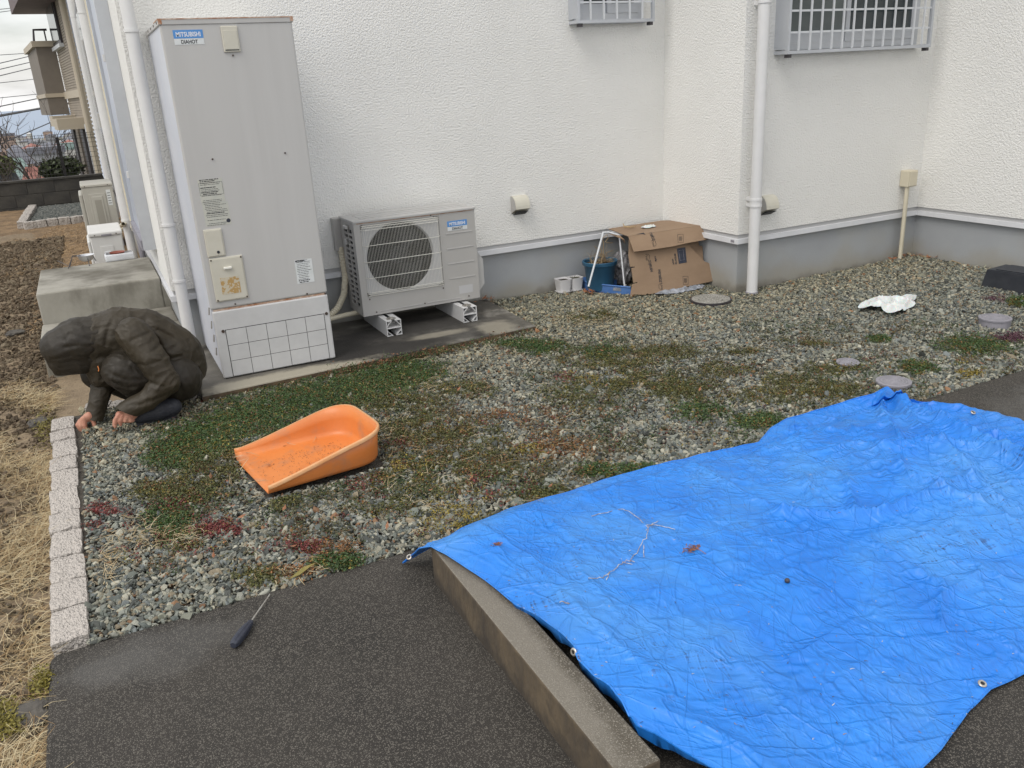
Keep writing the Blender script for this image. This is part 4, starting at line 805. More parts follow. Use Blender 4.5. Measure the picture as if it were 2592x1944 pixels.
# ------------------------------------------------------------------ cardboard, pots, tray and frame in the inner corner
def ZC_(a, b): return (1350+a/3.687, 450+b/3.687)
gzc = float(gz(3.6, 4.9))
n_front = V((0, -1, .42)).normalized(); base_pt = V((3.6, PZ(*ZC_(1200, 1060), gzc).y, gzc)); base_pt.y = 4.80
card = thing('cardboard_box', 'flattened brown cardboard carton leaning over the corner by the pots', 'cardboard', (3.6, 4.85, gzc))
def board(name, pix, p0, n, th=.005, mm='cardboard', par=card):
    n = V(n).normalized(); pts = [PP(*ZC_(a, b), p0, n) for a, b in pix]; return obj(name, prism(bm_(), pts, -n*th), M[mm], par)
p_bl = PZ(*ZC_(905, 1100), gzc); 
y_f = 4.78
base_pt = V((3.4, y_f, gzc)); n_front = V((0, -1, .35)).normalized()
board('front_panel', [(905,1100),(940,1088),(1050,1092),(1062,1078),(1080,1088),(1674,965),(1678,950),(1650,800),(1600,782),(1430,610),(1405,560),(895,570),(890,730),(905,830),(948,828),(948,836),(916,842),(935,980),(970,972),(972,980),(925,992)], base_pt, n_front)
board('rear_panel', [(1420,600),(1540,590),(1545,632),(1578,640),(1588,790),(1500,800)], base_pt+V((0, .03, 0)), n_front)
rp_ = PP(*ZC_(1230, 505), base_pt, n_front)
flap_pt = rp_+V((0, -.012, 0)); board('front_flap', [(888,548),(938,690),(1105,670),(1300,640),(1440,608),(1628,575),(1600,500),(1560,448)], flap_pt, V((0, -1, .75)))
a1 = PP(*ZC_(888, 546), flap_pt, V((0, -1, .75)).normalized()); b1 = PP(*ZC_(1560, 446), flap_pt, V((0, -1, .75)).normalized())
zt_ = a1.z+.03
poly_t = [a1+V((0,0,.001)), b1+V((0,0,.001)), PY(*ZC_(1440, 412), 5.12), PY(*ZC_(1345, 395), 5.26), PY(*ZC_(1190, 398), 5.30), PY(*ZC_(1150, 405), 5.30), PY(*ZC_(700, 474), 5.30)]
o = obj('top_panel', prism(bm_(), poly_t, (0, 0, -.005)), M['cardboard'], card)
o = obj('torn_layer', prism(bm_(), [p+V((.0, 0, -.012)) for p in (PY(*ZC_(690, 490), 5.2), a1+V((-.02, .02, -.01)), PY(*ZC_(860, 600), 4.98), PY(*ZC_(800, 520), 5.05), PY(*ZC_(700, 500), 5.15))], (0, 0, -.004)), M['cardboard_in'], card)
obj('tear_shadow', prism(bm_(), [PP(*ZC_(a, b), flap_pt+V((0, -.001, 0)), V((0, -1, .75)).normalized()) for a, b in ((950, 528), (1030, 512), (1048, 532), (1020, 524))], (0, -.0006, 0)), M['ink'], card)
def on_front(a, b, off=.0012): return PP(*ZC_(a, b), base_pt+n_front*off, n_front)
nf2 = V((0, -1, .75)).normalized()
def on_flap(a, b, off=.0012): return PP(*ZC_(a, b), flap_pt+nf2*off, nf2)
def ctext(s, fn, p, q, size, sx=1.0, name='brand_name', bold=.0007):
    a, b = fn(*p), fn(*q); n_ = n_front if fn is on_front else nf2; r_ = (b-a).normalized(); u_ = n_.cross(r_); text_obj(name, s, size, a, r_, u_, M['ink'], card, bold=bold, sx=sx, extrude=.0003)
ctext('ZOJIRUSHI', on_front, (1073, 770), (1104, 925), .029, .62)
ctext('ZOJIRUSHI', on_front, (1198, 975), (1182, 812), .029, .68)
ctext('ZOJIRU', on_flap, (1138, 580), (1098, 495), .032, .60)
ctext('EQ-AA22-NM', on_front, (1340, 806), (1325, 672), .021, .62, 'model_code'); ctext('CAPTAINS', on_front, (1315, 810), (1302, 735), .015, .6, 'small_code')
ctext('Mfg.0712', on_front, (1150, 780), (1138, 690), .017, .6, 'small_code')
def elephant(fn, a, b, s, fl=1, rot=0):
    n_ = n_front if fn is on_front else nf2; out = [(0,0),(10,2),(22,0),(34,6),(40,18),(38,34),(34,34),(33,22),(26,22),(25,34),(20,34),(18,24),(10,24),(9,34),(4,34),(2,22),(-6,18),(-12,24),(-14,34),(-18,34),(-18,20),(-12,8),(-6,2),(0,0)]
    cr, sr = math.cos(rot), math.sin(rot); pts = []
    for x, y in out: x2, y2 = (x-10)*s*fl, (y-16)*s; pts.append(fn(a+x2*cr-y2*sr, b+x2*sr+y2*cr))
    obj('elephant_mark', tube(bm_(), pts, .0011, 4), M['ink'], card)
elephant(on_front, 1068, 738, 1.0, 1, 1.45); elephant(on_front, 1187, 1012, 1.0, -1, -1.65); elephant(on_flap, 1128, 608, 1.0, 1, 1.3)
def stamp(fn, a, b, w, h):
    n_ = n_front if fn is on_front else nf2; bm = bm_(); c = [fn(a-w, b-h), fn(a+w, b-h*1.1), fn(a+w*1.1, b+h), fn(a-w*.8, b+h*1.1)]
    tube(bm, c+[c[0]], .0010, 4)
    for k in range(5): q = .25+.12*k; tube(bm, [c[0].lerp(c[1], q).lerp(c[3].lerp(c[2], q), .25), c[0].lerp(c[1], q).lerp(c[3].lerp(c[2], q), .78)], .0009, 4)
    obj('care_mark', bm, M['ink'], card)
stamp(on_flap, 1372, 566, 26, 36); stamp(on_front, 1420, 957, 24, 36)
obj('black_print', prism(bm_(), [on_front(1340, 660), on_front(1418, 648), on_front(1432, 790), on_front(1358, 803)], n_front*.0006), M['handle'], card); bm = tube(bm_(), [on_front(*q, .002) for q in ((1356, 680), (1398, 672), (1408, 765), (1370, 772), (1356, 680))], .0012, 4); obj('print_outline', bm, M['grey_pvc'], card)
# crumpled white cloth on top
def crumple(name, cx, cy, cz, rx, ry, h, mm, n=34, seed=1, outline=None, par=None, f=22):
    vs, fs = [], []
    for j in range(n):
        for i_ in range(n):
            u_, v2 = i_/(n-1)*2-1, j/(n-1)*2-1; rr2 = max(abs(u_), abs(v2)) or 1e-6; a = math.atan2(v2, u_); k = outline(a) if outline else 1
            x, y = rr2*math.cos(a)*rx*k, rr2*math.sin(a)*ry*k; q = V((x*f+seed, y*f, seed)); hh = h*((1-abs(noise.noise(q)))**3*.55+.45*abs(noise.noise(q*.5+V((5, 0, 0))))+.12*(1-abs(noise.noise(q*2.3+V((1, 7, 0)))))**5)
            vs.append((cx+x+.01*noise.noise(q+V((9, 0, 0))), cy+y+.01*noise.noise(q+V((0, 9, 0))), cz+hh*(1-.55*rr2**3)))
    for j in range(n-1):
        for i_ in range(n-1): a = j*n+i_; fs += [a, a+1, a+n+1, a+n]
    return link_mesh(name, np_mesh(name, vs, 4, fs), mm, par, loc=(cx, cy, cz), smooth=True)
q = PY(*ZC_(1075, 450), 5.12); tag(crumple('cloth_rag', q.x, q.y, q.z-.008, .062, .045, .024, M['bag'], seed=3), 'small crumpled white rag lying on top of the brown cardboard', 'rag')
o = obj('leaf_curl', TB([PY(*ZC_(835, 425), 5.2), PY(*ZC_(850, 455), 5.18), PY(*ZC_(900, 462), 5.16), PY(*ZC_(960, 455), 5.16)], [.002, .006, .006, .002], 6), M['drygrass']); tag(o, 'curled dry brown leaf on top of the cardboard', 'leaf')
# pots
def square_pot(label, a, y, w, h, tilt=0):
    z = float(gz(a, y)); t = thing('flower_pot', label, 'flower pot', (a, y, z), 'small white square pots')
    bm = bm_(); n = 24; rings = []
    def sq_(hw, zz): return [bm.verts.new((a+hw*math.copysign(abs(math.cos(q))**.35, math.cos(q)), y+hw*math.copysign(abs(math.sin(q))**.35, math.sin(q)), z+zz)) for q in np.linspace(0, 2*math.pi, n, endpoint=False)]
    for hw, zz in ((w*.40, .012), (w*.5, h*.95), (w*.52, h), (w*.46, h), (w*.44, h*.85)): rings.append(sq_(hw, zz))
    for i_ in range(4):
        for k in range(n): bm.faces.new((rings[i_][k], rings[i_][(k+1)%n], rings[i_+1][(k+1)%n], rings[i_+1][k]))
    obj('pot', bm, M['ceramic'], t, smooth=True)
    bm = bm_(); bm.faces.new(sq_(w*.45, h*.88)); obj('earth', bm, M['earth'], t)
    bm = bm_(); r0, r1, r2 = sq_(w*.40, 0), sq_(w*.50, .014), sq_(w*.43, .014)
    for p_, q_ in ((r0, r1), (r1, r2)):
        for k in range(n): bm.faces.new((p_[k], p_[(k+1)%n], q_[(k+1)%n], q_[k]))
    obj('saucer', bm, M['ceramic'], t, smooth=True)
q = PZ(*ZC_(305, 1075), .02); square_pot('left white square pot with dark soil against the grey foundation', q.x, q.y+.04, .105, .105)
q = PZ(*ZC_(430, 1060), .02); square_pot('right white square pot with weeds sprouting next to the blue bucket', q.x, q.y+.06, .100, .105)
q2 = PZ(*ZC_(450, 950), .115); strands('pot_weeds', [(q.x+random.uniform(-.03, .03), q.y+.06+random.uniform(-.03, .03), .115) for _ in range(40)], np.full(40, .02), np.tile([.12, .13, .04], (40, 1)), M['straw'], width=.003)
c = PZ(*ZC_(635, 1000), .05); cb = V((c.x, 5.15, .04)); sc_ = 5.15/5.3
t = thing('plant_pot', 'large blue plastic plant pot with withered stalks under the cardboard', 'plant pot', cb)
l = PY(*ZC_(490, 775), 5.15); r2 = PY(*ZC_(775, 770), 5.15); cxp = (l.x+r2.x)/2; R2 = (r2.x-l.x)/2; H = (l.z+r2.z)/2-.035
obj('pot', lathe(bm_(), (cxp, 5.17, .035), [(R2*.72, 0), (R2*.88, H-.03), (R2*.90, H-.028), (R2*.98, H-.026), (R2, H-.004), (R2*.97, H), (R2*.88, H-.004), (R2*.84, H-.03)], 36), M['blue_plastic'], t, smooth=True)
obj('earth', lathe(bm_(), (cxp, 5.17, H+.01), [(R2*.86, 0), (0, .012)], 24), M['earth'], t)
bs = [(cxp+random.gauss(.01, .04), 5.17+random.gauss(0, .03), H+.02) for _ in range(150)]
o = strands('withered_stalks', bs, np.full(150, .11), np.array([random.choice([(.36,.27,.15),(.26,.17,.09),(.44,.35,.21)]) for _ in bs]), M['straw'], width=.0032, flat=-.2, seg=5, curl=2.2)
bm = bm_()
for (pp_) in ([(650,740),(625,640),(650,560),(690,530),(700,560),(670,600),(720,610),(740,605)], [(640,745),(600,660),(570,640)], [(655,745),(655,600),(640,560)], [(690,745),(680,700),(740,680)]): tube(bm, [PY(*ZC_(a, b), 5.15) for a, b in pp_], .0022, 5)
stk = obj('stems', bm, M['drygrass'], t)
t = thing('blue_tray', 'long blue plastic tray with worn white stickers below the pot', 'tray', PZ(*ZC_(700, 1090), .02)); a = PZ(*ZC_(520, 1062), .02); b = PZ(*ZC_(910, 1100), .02); 
yv = V((.05, .26, 0)); zu = V((0, 0, .062)); a.z = b.z = float(gz(3.3, 5.0))-.002
bm = bm_(); prism(bm, [a, b, b+zu, a+zu], (b-a).cross(zu).normalized()*-.006); prism(bm, [a+yv, b+yv, b+yv+zu, a+yv+zu], (b-a).cross(zu).normalized()*-.006); prism(bm, [a, a+yv, a+yv+zu, a+zu], (.006, 0, 0)); prism(bm, [a+V((0,0,.002)), b+V((0,0,.002)), b+yv+V((0,0,.002)), a+yv+V((0,0,.002))], (0, 0, .004)); obj('tray', bm, M['tray_blue'], t)
nn = (b-a).cross(zu).normalized()*.0015; obj('rim', tube(bm_(), [a+zu+yv, a+zu, b+zu], .006, 8), M['tray_blue'], t); obj('sticker', prism(bm_(), [a.lerp(b, .58)+nn+zu*.45, a.lerp(b, .78)+nn+zu*.45, a.lerp(b, .76)+nn+zu*.85, a.lerp(b, .60)+nn+zu*.80], nn*.5), M['plastic_film'], t)
t = thing('folding_frame', 'white and silver folding frame standing in front of the blue pot', 'frame', PZ(*ZC_(520, 1010), .03))
f1, f2, f3, f4 = PY(*ZC_(515, 1015), 5.03), PY(*ZC_(648, 512), 5.08), PY(*ZC_(705, 510), 5.09), PY(*ZC_(855, 1050), 4.96); f5 = PY(*ZC_(805, 545), 5.06)
obj('rod', TB([f1, f2-V((0, 0, .01)), f2, f3], .0075, 10), M['bar_white'], t, smooth=True); obj('rod', TB([f5, f4], .0085, 10), M['chrome'], t, smooth=True); obj('rod', TB([f3, f5+V((-.01, 0, .01)), f5], .0065, 10), M['bar_white'], t, smooth=True); obj('end_plate', BX(f4.x-.007, f4.x+.007, f4.y-.012, f4.y-.008, f4.z-.02, f4.z+.045, bev=.003), M['chrome'], t)
q = PY(*ZC_(850, 860), 5.18); bm = bm_(); bmesh.ops.create_icosphere(bm, subdivisions=5, radius=1)
for v in bm.verts: k = 1+.22*(1-2*abs(noise.noise(v.co*2.5)))+.07*noise.noise(v.co*7); v.co = V((q.x+.01+v.co.x*.085*k, 5.22+v.co.y*.07*k, max(.03, q.z+v.co.z*.115*k)))
o = obj('rubbish_bag', bm, M['clear_bag'], loc=(q.x, 5.2, .03), smooth=True); tag(o, 'clear plastic bag of rubbish between the blue pot and cardboard', 'bag')
q = PZ(*ZC_(1430, 1060), .02); tag(crumple('plastic_film', q.x-.03, q.y+.04, .022, .22, .07, .04, M['plastic_film'], seed=8), 'grey translucent plastic sheet sticking out under the cardboard', 'plastic sheet')
# ------------------------------------------------------------------ covers, bag and black box on the gravel
a, b, c, d = PZ(1743, 758, .03), PZ(1855, 758, .03), PZ(1800, 742, .03), PZ(1800, 773, .03); mc = PZ(1799, 757, .03); Rm = (b-a).length/2*.95
t = thing('manhole_cover', 'round patterned metal manhole cover in the gravel by the downpipe', 'manhole cover', (mc.x, mc.y, .03)); obj('frame_ring', lathe(bm_(), (mc.x, mc.y, .02), [(Rm*.93, .004), (Rm*.93, .012), (Rm, .012), (Rm, -.01)], 40), M['sash_dark'], t)
lid = obj('lid', lathe(bm_(), (mc.x, mc.y, .02), [(Rm*.92, 0), (Rm*.92, .014), (0, .0141)], 40), M['man_iron'], t); bm = bm_()
for k in range(3): r_ = Rm*(.85-.12*k); lathe(bm, (mc.x, mc.y, .034), [(r_, 0), (r_, .003), (r_-.006, .003), (r_-.006, 0)], 40)
for gx in np.arange(-.09, .1, .022):
    for gy in np.arange(-.09, .1, .022):
        if gx*gx+gy*gy < (Rm*.55)**2: box(bm, mc.x+gx-.007, mc.x+gx+.007, mc.y+gy-.007, mc.y+gy+.007, .034, .0372)
obj('relief', bm, M['man_iron'], lid)
bm = bm_()
for k in (0, 2.2): disc = lathe(bm, (mc.x+Rm*.62*math.cos(k+2.9), mc.y+Rm*.62*math.sin(k+2.9), .0345), [(.012, 0), (0, .0003)], 10)
obj('key_hole', bm, M['dark'], lid)
def pvc_cap(label, u_, v2, R, h, par=0, tilt=(0, 0, 0)):
    c = PZ(u_, v2, .02+h); t = thing('ground_drain', label, 'drain', (c.x, c.y, .01), 'round grey plastic drain caps'); bm = lathe(bm_(), (0, 0, 0), [(R*.95, -.05), (R*.95, h-.006), (R, h-.005), (R, h+.004), (R*.93, h+.006), (0, h+.007)], 36); bmesh.ops.transform(bm, matrix=Matrix.Translation((c.x, c.y, .02))@Matrix.Rotation(tilt[0], 4, 'X')@Matrix.Rotation(tilt[1], 4, 'Y'), verts=bm.verts[:]); obj('cap', bm, M['grey_pvc'], t)
    bm = bm_()
    for k in range(1, 6): lathe(bm, (0, 0, 0), [(R*.16*k, h+.0070), (R*.16*k-.002, h+.0085), (R*.16*k-.004, h+.0070)], 30)
    bmesh.ops.transform(bm, matrix=Matrix.Translation((c.x, c.y, .02))@Matrix.Rotation(tilt[0], 4, 'X')@Matrix.Rotation(tilt[1], 4, 'Y'), verts=bm.verts[:]); obj('ring_pattern', bm, M['grey_pvc'], t)
pvc_cap('raised grey drain cap at the right edge of the gravel', 2519, 805, .088, .030)
pvc_cap('grey drain cap half buried in the weeds behind the tarp', 2146, 917, .058, .008, tilt=(.04, 0, 0)); pvc_cap('half buried grey drain cap just behind the tarp peak', 2262, 966, .082, .006)
def bag_outline(a): return 1+.22*math.sin(3*a+1)+.15*math.sin(5*a)
q = PZ(2255, 775, .03); bg_ = crumple('plastic_bag', q.x, q.y, .03, .20, .125, .085, M['bag'], n=60, seed=5, outline=bag_outline, f=10); tag(bg_, 'crumpled white plastic bag lying on the gravel', 'plastic bag')
a = PZ(2481, 727, .03); c1 = V((5.43, 3.60)); d1 = V((.05, -.6)).normalized(); d2 = V((1, .12)).normalized()
t = thing('black_box', 'black plastic planter box on the gravel by the right wall', 'planter box', (5.5, 3.4, .03)); c1 = V((a.x, a.y)); e1 = c1+V((-.02, -.62))
e1 = V((PZ(2592, 746, .03).x, PZ(2592, 746, .03).y)); dd = (e1-c1).normalized(); e1 = c1+dd*.62; pp_ = V((-dd.y, dd.x)) if (-dd.y) > 0 else V((dd.y, -dd.x)); g1_, g2_ = e1+pp_*.24, c1+pp_*.24
bt = [V((*p_, .02)) for p_ in (c1, e1, g2_+(e1-c1), g2_)]; cc = sum(bt, V())/4; tpp = [cc.lerp(p_, .93)+V((0, 0, .135)) for p_ in bt]
bm = bm_(); vb = [bm.verts.new(p_) for p_ in bt]; vt = [bm.verts.new(p_) for p_ in tpp]; bm.faces.new(vb); bm.faces.new(vt[::-1])
for k in range(4): bm.faces.new((vb[k], vb[(k+1)%4], vt[(k+1)%4], vt[k]))
bmesh.ops.bevel(bm, geom=bm.edges[:], offset=.006, segments=2, affect='EDGES'); obj('box', bm, M['black_plastic'], t); bm = bm_(); f_ = [cc+(p_-cc)*1.10 for p_ in bt]; prism(bm, [V((p_.x, p_.y, .026)) for p_ in f_], (0, 0, .006)); obj('flange', bm, M['black_plastic'], t)
bm = bm_(); f_ = [V((cc.x, cc.y, 0))+(V((p_.x, p_.y, 0))-V((cc.x, cc.y, 0)))*.82 for p_ in tpp]; prism(bm, [p_+V((0, 0, .1555)) for p_ in f_], (0, 0, .006)); obj('lid', bm, M['black_plastic'], t)
# rope along the foundation and dead leaves
pts = [PZ(2245, 660, .03), PZ(2262, 650, .045), PZ(2285, 645, .05), PZ(2330, 648, .05), PZ(2385, 651, .05), PZ(2430, 667, .045), PZ(2485, 684, .04)]
tag(obj('rope', TB(pts, .0035, 6), M['drygrass']), 'thin pale rope lying along the foot of the right wall', 'rope')
def leaf_scraps(name, centres, k, size, mm, spread): 
    bm = bm_()
    for c in centres:
        for _ in range(k):
            p_ = V((c.x+random.gauss(0, spread), c.y+random.gauss(0, spread*.6), c.z+random.uniform(.004, .02))); s = size*random.uniform(.5, 1.2); a = random.uniform(0, 6.28); d = V((math.cos(a), math.sin(a), random.uniform(-.3, .4)))*s; w = V((-math.sin(a), math.cos(a), random.uniform(-.5, .5)))*s*.4
            vs = [bm.verts.new(p_-d), bm.verts.new(p_+w), bm.verts.new(p_+d+V((0, 0, s*.4))), bm.verts.new(p_-w)]; bm.faces.new(vs[:3]); bm.faces.new((vs[0], vs[2], vs[3]))
    return stuff(obj(name, bm, mm))
leaf_scraps('dead_leaves', [PZ(*ZC_(480, 1080), .03), PZ(*ZC_(540, 1080), .03), PZ(2290, 650, .04), PZ(2320, 650, .04), PZ(2350, 655, .04), PZ(2262, 658, .04), PZ(1230, 760, .06)], 12, .022, M['brown_leaf'], .035)
leaf_scraps('fallen_leaves', [PZ(2362, 690, .04), PZ(2375, 693, .04)]+[PZ(random.uniform(900, 2500), random.uniform(760, 1000), .025) for _ in range(40)]+[PZ(random.uniform(250, 1400), random.uniform(1100, 1450), .015) for _ in range(26)], 1, .016, M['brown_leaf'], .01)
q = PZ(765, 1455, .01); o = obj('broad_leaf', prism(bm_(), [q+V((-.045, -.01, .004)), q+V((-.01, -.016, .012)), q+V((.05, .016, .02)), q+V((.01, .022, .014))], (0, 0, .0008)), mat('olive_leaf', (.16,.14,.03), (.24,.19,.05), 30, .5)); tag(o, 'broad olive dead leaf at the edge of the dark pavement', 'leaf')
q = PZ(836, 940, .03); bm = bm_(); bmesh.ops.create_icosphere(bm, subdivisions=3, radius=1)
for v in bm.verts: k = 1+.35*noise.noise(v.co*3); v.co = V((q.x+v.co.x*.017*k, q.y+v.co.y*.013*k, q.z+v.co.z*.014*k+.008))
tag(obj('pink_pebble', bm, M['pink'], loc=tuple(q)), 'small pink crumpled scrap in the weeds in front of the water tank', 'litter')
# twigs and tufts on the tarpaulin
def on_sheet(a, b, lift=.004): return near_on_sheet(a*S, b*S, lift)
def twig(label, lines, r, mm, name='dry_twig'):
    bm = bm_()
    for l in lines:
        pts = []
        cp = [on_sheet(*p_) for p_ in l]
        for a, b in zip(cp, cp[1:]):
            for k in range(4): p_ = a.lerp(b, k/4); pts.append(p_+V((random.gauss(0, .002), random.gauss(0, .002), abs(random.gauss(0, .002)))))
        pts.append(cp[-1]); tube(bm, pts, r, 5)
    tag(obj(name, bm, mm, loc=tuple(on_sheet(*lines[0][0]))), label, 'twig', 'dry twigs on the tarp')
M['root'] = mat('root', (.58,.56,.54), (.25,.19,.15), 70, .8, lo=.42, hi=.58)
twig('branching dry weed root lying across the middle of the blue tarp', [[(1275,1117),(1310,1110),(1345,1101),(1375,1118),(1400,1140)],[(1400,1140),(1395,1165),(1380,1190),(1360,1215)],[(1398,1136),(1430,1140),(1458,1146)],[(1395,1150),(1410,1135)],[(1400,1142),(1420,1128)],[(1388,1180),(1392,1205)]], .0011, M['root'])
twig('thin dry root lying lower left of the branching one on the tarp', [[(1272,1255),(1300,1250),(1318,1240),(1340,1224),(1352,1212),(1370,1216)],[(1345,1218),(1365,1222)],[(1318,1242),(1310,1255)]], .0011, M['root'])
twig('short twig scrap on the tarp near the kerb block', [[(1212,1306),(1222,1308),(1232,1306)]], .0014, M['root'])
for lab, (a, b), s_ in (('clump of dry weed on the tarp right of the branching root', (1492, 1190), .016), ('tiny tuft of grass on the tarp near its left corner', (1075, 1177), .007)):
    p_ = on_sheet(a, b); bm = bm_()
    for k in range(70): q_ = p_+V((random.gauss(0, s_), random.gauss(0, s_*.5), abs(random.gauss(0, s_*.3)))); tube(bm, [q_, q_+V((random.gauss(0, s_*.5), random.gauss(0, s_*.4), random.gauss(0, s_*.3)))], .0011, 3)
    o = obj('weed_clump', bm, M['brown_leaf'], loc=tuple(p_)); tag(o, lab, 'weeds')
p_ = on_sheet(1992-0, 1472-0) if False else on_sheet(1700, 1258-1); bm = bm_(); bmesh.ops.create_icosphere(bm, subdivisions=2, radius=.008, matrix=Matrix.Translation(p_+V((0, 0, .003)))); tag(obj('dark_pebble', bm, M['sash_dark'], loc=tuple(p_)), 'single dark round pebble on the blue tarp', 'pebble')
k = 260; pts = [on_sheet(random.uniform(1050, 2200), random.uniform(950, 1600), .003) for _ in range(k)]
strands('tarp_crumbs', [tuple(p_) for p_ in pts], np.full(k, .009), np.array([random.choice([(.5,.5,.48),(.06,.05,.05),(.3,.2,.12)]) for _ in range(k)]), M['straw'], width=.002, flat=1.1, seg=2)
# ------------------------------------------------------------------ gravel, weeds, clods, straw
def ground_ok(x, y):
    if y < 2.455 or x < -.262: return False
    if x > X2-.01 and y > YW2-.005: return False
    if x > X3-.01 or y > YW-.01: return False
    if .305 < x < 2.345+.04*(y-4.5)/.85 and y > 4.395+.054*(x-.31): return False
    if (x-mc.x)**2+(y-mc.y)**2 < (Rm*.96)**2: return False
    if y > 4.66-.29*(x+.24) and x < .31: return False
    if .382-.118*(y-3.112) < x < .885 and 3.118 < y < 3.562: return False
    return True
pal = np.array([(.20,.21,.19),(.14,.155,.14),(.27,.27,.24),(.11,.125,.12),(.30,.285,.23),(.15,.165,.17),(.36,.345,.29),(.23,.19,.135),(.06,.065,.06),(.24,.245,.205),(.08,.085,.08),(.18,.185,.165)])
N0 = 205000; X = RNG.uniform(-.27, 5.72, N0); Y = RNG.uniform(2.45, 5.38, N0); keep = np.array([ground_ok(a, b) for a, b in zip(X, Y)]); X, Y = X[keep], Y[keep]; n = len(X)
ln = RNG.lognormal(math.log(.0134), .36, n)*(1.0+.22*(1-sm(2.5, 3.3, Y))); scl = np.stack([ln*1.15, ln*RNG.uniform(.5, .9, n), ln*RNG.uniform(.28, .6, n)], 1); rot = np.stack([RNG.normal(0, .6, n), RNG.normal(0, .6, n), RNG.uniform(0, 6.28, n)], 1)
cols = pal[RNG.integers(0, len(pal), n)]*RNG.uniform(.75, 1.25, (n, 1)); warm = RNG.random(n) < .02; cols[warm] = np.array([.24, .13, .07])*RNG.uniform(.6, 1.2, (warm.sum(), 1)); far = sm(3.4, 4.6, Y)[:, None]; cols = cols*(1-far)+cols*np.array([1.12, 1.05, .93])*far
scatter('gravel', np.stack([X, Y, gz(X, Y)+RNG.uniform(-.008, .004, n)], 1), scl, rot, cols*np.array([1.10, 1.11, 1.05]), M['stone'], rough=.5)
n = 5200; X = RNG.uniform(-.84, .05, n); Y = RNG.uniform(13.45, 15.8, n); ln = RNG.uniform(.02, .04, n); scatter('far_gravel', np.stack([X, Y, np.full(n, .0)], 1), np.stack([ln, ln*.7, ln*.5], 1), np.stack([RNG.normal(0, .4, n)]*2+[RNG.uniform(0, 6, n)], 1), pal[RNG.integers(0, 4, n)]*.8, M['stone'])
# weeds: patches given as photo-measured centres on the ground (2212-wide units)
GREEN, OLIVE, YEL, RED, ORG, PURP = (.046,.088,.020), (.085,.088,.024), (.22,.17,.03), (.15,.030,.026), (.21,.095,.03), (.09,.035,.05)
patches = [(430,950,95,42,GREEN,900),(560,900,110,40,GREEN,1100),(690,862,120,36,GREEN,1200),(800,830,110,28,GREEN,1000),(880,805,80,26,GREEN,700),(370,985,60,28,GREEN,420),(480,1000,110,34,OLIVE,600),(620,960,80,30,GREEN,260),(400,1060,70,30,OLIVE,330),(370,1120,50,38,GREEN,380),(395,1160,46,24,OLIVE,200),(330,1060,45,20,OLIVE,140),(860,870,100,30,OLIVE,500),(900,930,110,40,OLIVE,560),(990,960,130,50,OLIVE,420),(1060,1010,120,40,OLIVE,300),(940,1040,110,40,OLIVE,260),(1000,840,80,18,OLIVE,260),(1120,745,60,10,GREEN,160),(1170,752,60,14,GREEN,260),(1290,688,70,14,OLIVE,200),(1330,778,120,24,OLIVE,600),(1300,760,50,14,GREEN,160),(1440,765,90,18,OLIVE,300),(1380,825,90,26,OLIVE,500),(1480,840,90,26,OLIVE,400),(1240,860,90,30,OLIVE,240),(1510,880,60,18,GREEN,200),(1640,903,55,16,GREEN,330),(1560,800,60,14,OLIVE,140),(1800,795,70,14,OLIVE,240),(1780,838,110,24,OLIVE,560),(1700,820,60,16,OLIVE,160),(1660,850,80,16,OLIVE,160),(2105,742,80,20,GREEN,560),(1985,792,40,12,GREEN,220),(1895,732,24,8,GREEN,110),(1740,742,70,8,OLIVE,120),(1600,762,50,7,OLIVE,80),(2200,655,24,9,GREEN,160),(1370,1010,60,12,GREEN,240),(1290,1010,46,14,GREEN,120),(730,1205,50,14,GREEN,220),(560,1235,50,22,OLIVE,120),(1180,1060,60,16,OLIVE,150),(1090,1130,70,14,GREEN,160),(840,1090,80,22,OLIVE,120),(620,1080,50,16,OLIVE,90),
 (215,1118,42,14,RED,260),(462,1136,34,11,RED,230),(655,1172,36,12,RED,170),(400,1090,40,12,RED,110),(365,1165,40,10,RED,60),(1220,815,14,12,RED,60),(790,1040,30,12,RED,60),(1080,1040,60,14,RED,80),(870,955,20,8,RED,40),(2185,725,30,10,PURP,200),(2150,650,20,8,PURP,60),(1210,960,60,14,ORG,110),(950,1000,120,40,ORG,160),(1130,900,70,14,ORG,80),(640,1225,40,12,ORG,70),(2092,793,20,11,YEL,150),(980,1110,60,26,YEL,140),(860,1010,60,20,YEL,110),(500,960,60,20,YEL,80),(1280,820,60,16,YEL,70),(720,1180,40,12,ORG,60),(1150,975,30,10,YEL,40)]
cen, cc_ = [], []
for a, b, ra, rb, col, k in patches:
    if col in (RED, ORG, YEL): ra, rb = ra*1.5, rb*1.6
    for _ in range(int(k*(1.25 if col is GREEN else .55 if col is RED else 1.0))):
        r_ = math.sqrt(random.random())*random.uniform(.5, 1.4); th = random.uniform(0, 6.28); q = PZ((a+ra*r_*math.cos(th))*S, (b+rb*r_*math.sin(th))*S, .02)
        if not ground_ok(q.x, q.y) or (.325 < q.x < .90 and 3.08 < q.y < 3.60): continue
        if noise.noise(V((q.x*9, q.y*9, 3))) < -.22 and col is not GREEN: continue
        z = float(gz(q.x, q.y)); c = np.array(col)
        rnd = random.random()
        if col in (GREEN, OLIVE) and rnd < .16: c = np.array(YEL if random.random() < .6 else ORG)*.8
        cen.append((q.x, q.y, z+.006)); cc_.append(c*random.uniform(.7, 1.4))
